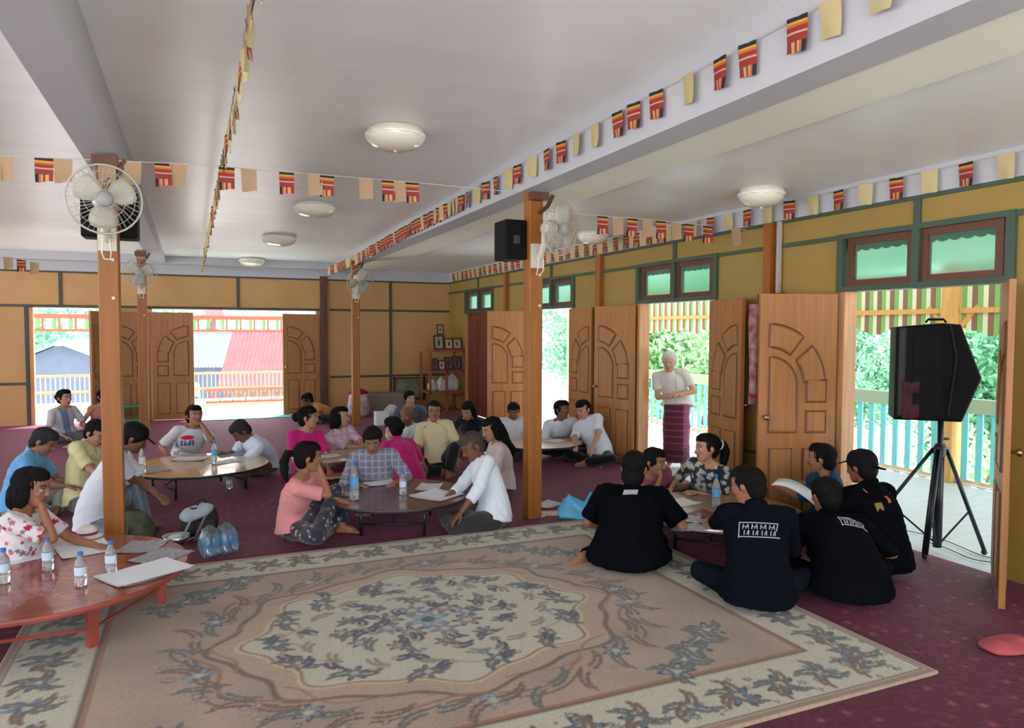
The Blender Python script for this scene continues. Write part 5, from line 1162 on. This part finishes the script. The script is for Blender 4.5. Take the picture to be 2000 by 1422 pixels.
person('man in a grey checked shirt reading at the dark table', (740, 990), (727, 860), -4, -4, 26, skin='m', shirt=(.20, .19, .26), pat=plaid((.45, .48, .58), 46, .15), pants=(.04, .04, .05), rh=(.34, .16, .30), lh=(.34, .16, .30), sleeve=1.4)
person('woman in a magenta blouse with a hair clip seen from behind leaning to the left', (798, 955), (768, 836), -150, -140, 12, sex='f', skin='p', shirt=(.50, .01, .17), pants=(.15, .01, .05), ppat='skirt', hair='bun', sleeve=.9, rh=(.35, .1, .3), lh=(.35, .1, .3), L=.62)
person('brown-faced man with cropped hair in a white shirt behind the magenta blouse', (815, 892), (795, 812), -22, -25, 12, skin='d', hair='thin', hcol=(.10, .09, .09), shirt=(.62, .72, .72), pants=(.05, .05, .07), sleeve=.8)
person('man at the very back with dark hair in front of the framed landscape', (806, 848), (800, 779), 8, 20, 4, skin='l', shirt=(.08, .10, .16), pants=(.05, .05, .07), sleeve=.8)
person('smiling man in a cream yellow shirt and spectacles facing the camera', (856, 922), (848, 803), 0, 3, 0, skin='m', shirt=(.68, .60, .38), pat=floral([(.40, .18, .25)], .016, .06, 5), pants=(.010, .014, .02), glasses=True, rh=(.26, .20, .20), lh=(.22, .22, .22), legs='knee', sleeve=.95)
person('woman in black with long dark hair bowed in front of the display shelf', (922, 882), (914, 802), -25, -30, 28, sex='f', skin='l', shirt=(.008, .008, .012), pants=(.008, .008, .012), ppat='skirt', hair='long', sleeve=1.7)
person('woman with shoulder-length dark hair in a sheer pinkish blouse beside the column', (978, 965), (960, 838), -78, -60, 18, sex='f', skin='l', shirt=(.60, .50, .50), pants=(.2, .08, .12), ppat='skirt', hair='long', sleeve=1.3, neck='v')
person('older man in a long-sleeved white shirt at the right of the dark table', (962, 1030), (922, 872), -68, -62, 30, skin='d', hair='short', hcol=(.07, .05, .045), shirt=(.72, .78, .88), pants=(.035, .033, .036), rh=(.42, .08, .27), lh=(.38, .16, .16), sleeve=1.5, legs='kneel')
person('boy in a white T-shirt with a rounded mop of hair beside the bright orange door', (1002, 893), (1003, 803), 4, 4, 24, skin='d', shirt=(.58, .58, .66), pants=(.05, .08, .14), sleeve=.6, neck='round', sc=.92, rh=(.36, .08, .28), lh=(.36, .08, .28))
person('man in a white shirt turned to his neighbour, left of two at the pale table', (1094, 889), (1098, 800), 15, 50, 0, skin='d', shirt=(.66, .70, .80), pants=(.02, .02, .03), sleeve=.8, rh=(.36, .12, .30), lh=(.36, .14, .30))
person('young man in a white shirt leaning in, right of two at the pale table', (1170, 905), (1139, 800), -28, -38, 18, skin='l', shirt=(.66, .70, .80), pants=(.008, .008, .011), sleeve=.8, rh=(.40, .14, .28), lh=(.36, .10, .28))
person('white-haired person standing in the doorway in a pale shirt and maroon longyi', (1320, 912), (1307, 706), -4, -8, 14, sex='m', skin='l', shirt=(.56, .51, .48), pat=buttons((.3, .3, .3)), pants=(.085, .010, .028), ppat=tribal, hair='short', hcol=(.50, .46, .42), legs='stand', sleeve=.6, rh=(.20, .02, .97), lh=(.22, .03, .99), sc=.97, fat=1.0, neck='collar', loose=.02)
# --- group in black at the right
person('large person in a black T-shirt seen from behind at the rug edge', (1228, 1108), (1238, 915), 168, 172, 4, skin='m', shirt=K_, pants=(.004, .0045, .006), sleeve=.85, rh=('p', 1330, 1012, .31), lh=(.35, .2, .2), fat=1.28, cm=black_cloth, hair='nape', legs='sidel', loose=.07, extra=lambda c: decal(c, [(-.06, .01+i*.007, .045, .0+i*.007, .004) for i in range(-3, 4)], 'neck_label', lett, .86, -1, 'small pale printed patch below the collar'), sc=1.02)
person('person in a dark pink top half hidden behind the large person in black', (1290, 992), (1279, 902), 40, 60, 10, sex='f', skin='m', shirt=(.28, .06, .10), pants=(.06, .01, .02), ppat='skirt', hair='short', sleeve=.8, rh=('h', .02, .09, -.10), lh=(.36, .1, .3))
person('woman in a black and white floral jacket with a ponytail looking left', (1372, 1008), (1380, 875), -20, -62, 2, sex='f', skin='l', shirt=(.025, .03, .04), pat=floral([(.42, .46, .42), (.50, .48, .40), (.02, .02, .03), (.30, .34, .38)], .030, 2.6, 7), pants=(.03, .03, .04), ppat='skirt', hair='pony', sleeve=1.3, rh=(.34, .18, .30), lh=(.36, .10, .30), neck='v',
  extra=lambda c: (MB().tube([c['hd'](.035*math.cos(a), -.13-.01*math.sin(a), .035*math.sin(a)+.015) for a in np.linspace(0, 2*math.pi, 15)[:-1]], .007, 6, closed=True).build('hair_band', pap, c['body'], M=T(*(-c['base'])))))
person('boy in a black shirt with straight pale lettering across the back', (1478, 1188), (1460, 948), 188, -115, 14, skin='m', shirt=(.0045, .0055, .010), pants=(.006, .009, .015), sleeve=1.3, rh=(.38, .1, .30), lh=('p', 1385, 1020, .31), cm=black_cloth, fat=1.05, loose=.045, extra=back_text(.115, .042, 0, .0, .72), sc=1.0)
person('person in a blue shirt holding up curled white papers', (1612, 1042), (1604, 896), -95, -98, 6, skin='m', shirt=(.02, .07, .16), pants=(.01, .01, .016), sleeve=.9, rh=(.38, .05, .40), lh=(.38, .08, .38), cm=black_cloth)
person('youth in a black shirt with pale lettering slanting over one shoulder blade', (1655, 1172), (1612, 968), -158, -140, 12, skin='m', shirt=K_, pants=(.003, .0035, .005), sleeve=1.4, rh=(.34, .18, .22), lh=(.38, .1, .26), cm=black_cloth, fat=1.15, loose=.06, extra=back_text(.085, .045, -.085, .01, .74))
def badges(c):
    d, x, y = c['frame_at'](.62); 
    decal(c, [(.06+i*.006, .05, .06+i*.006, .0-.01*math.sin(i), .004) for i in range(0, 9)], 'badge_patch', mat('badge_gold', (.30, .20, .07), .6), .66, -1, 'small gold shield patch')
    decal(c, [(-.02+i*.008, .02, -.02+i*.008, -.03, .005) for i in range(0, 3)]+[(.10, .06, .12, .09, .005)], 'orange_patch', mat('patch_orange', (.65, .09, .02), .6), .80, -1, 'orange strip on the shoulder')
    s = MB(); s.tube([c['hd'](0, -.10, .0), c['hd'](.0, -.135, -.01), c['hd'](.02, -.16, -.02)], [.012, .010, .007], 6); s.build('cap_strap', blk, c['body'], M=T(*(-c['base'])))
person('person in a black cap and black shirt with gold and orange badges', (1712, 1120), (1682, 912), -128, -122, 10, skin='d', shirt=K_, pants=(.003, .0035, .005), sleeve=1.4, rh=(.32, .12, .26), lh=(.34, .1, .24), cm=black_cloth, hair='cap', hcol=(.006, .006, .008), fat=1.12, loose=.05, extra=badges)
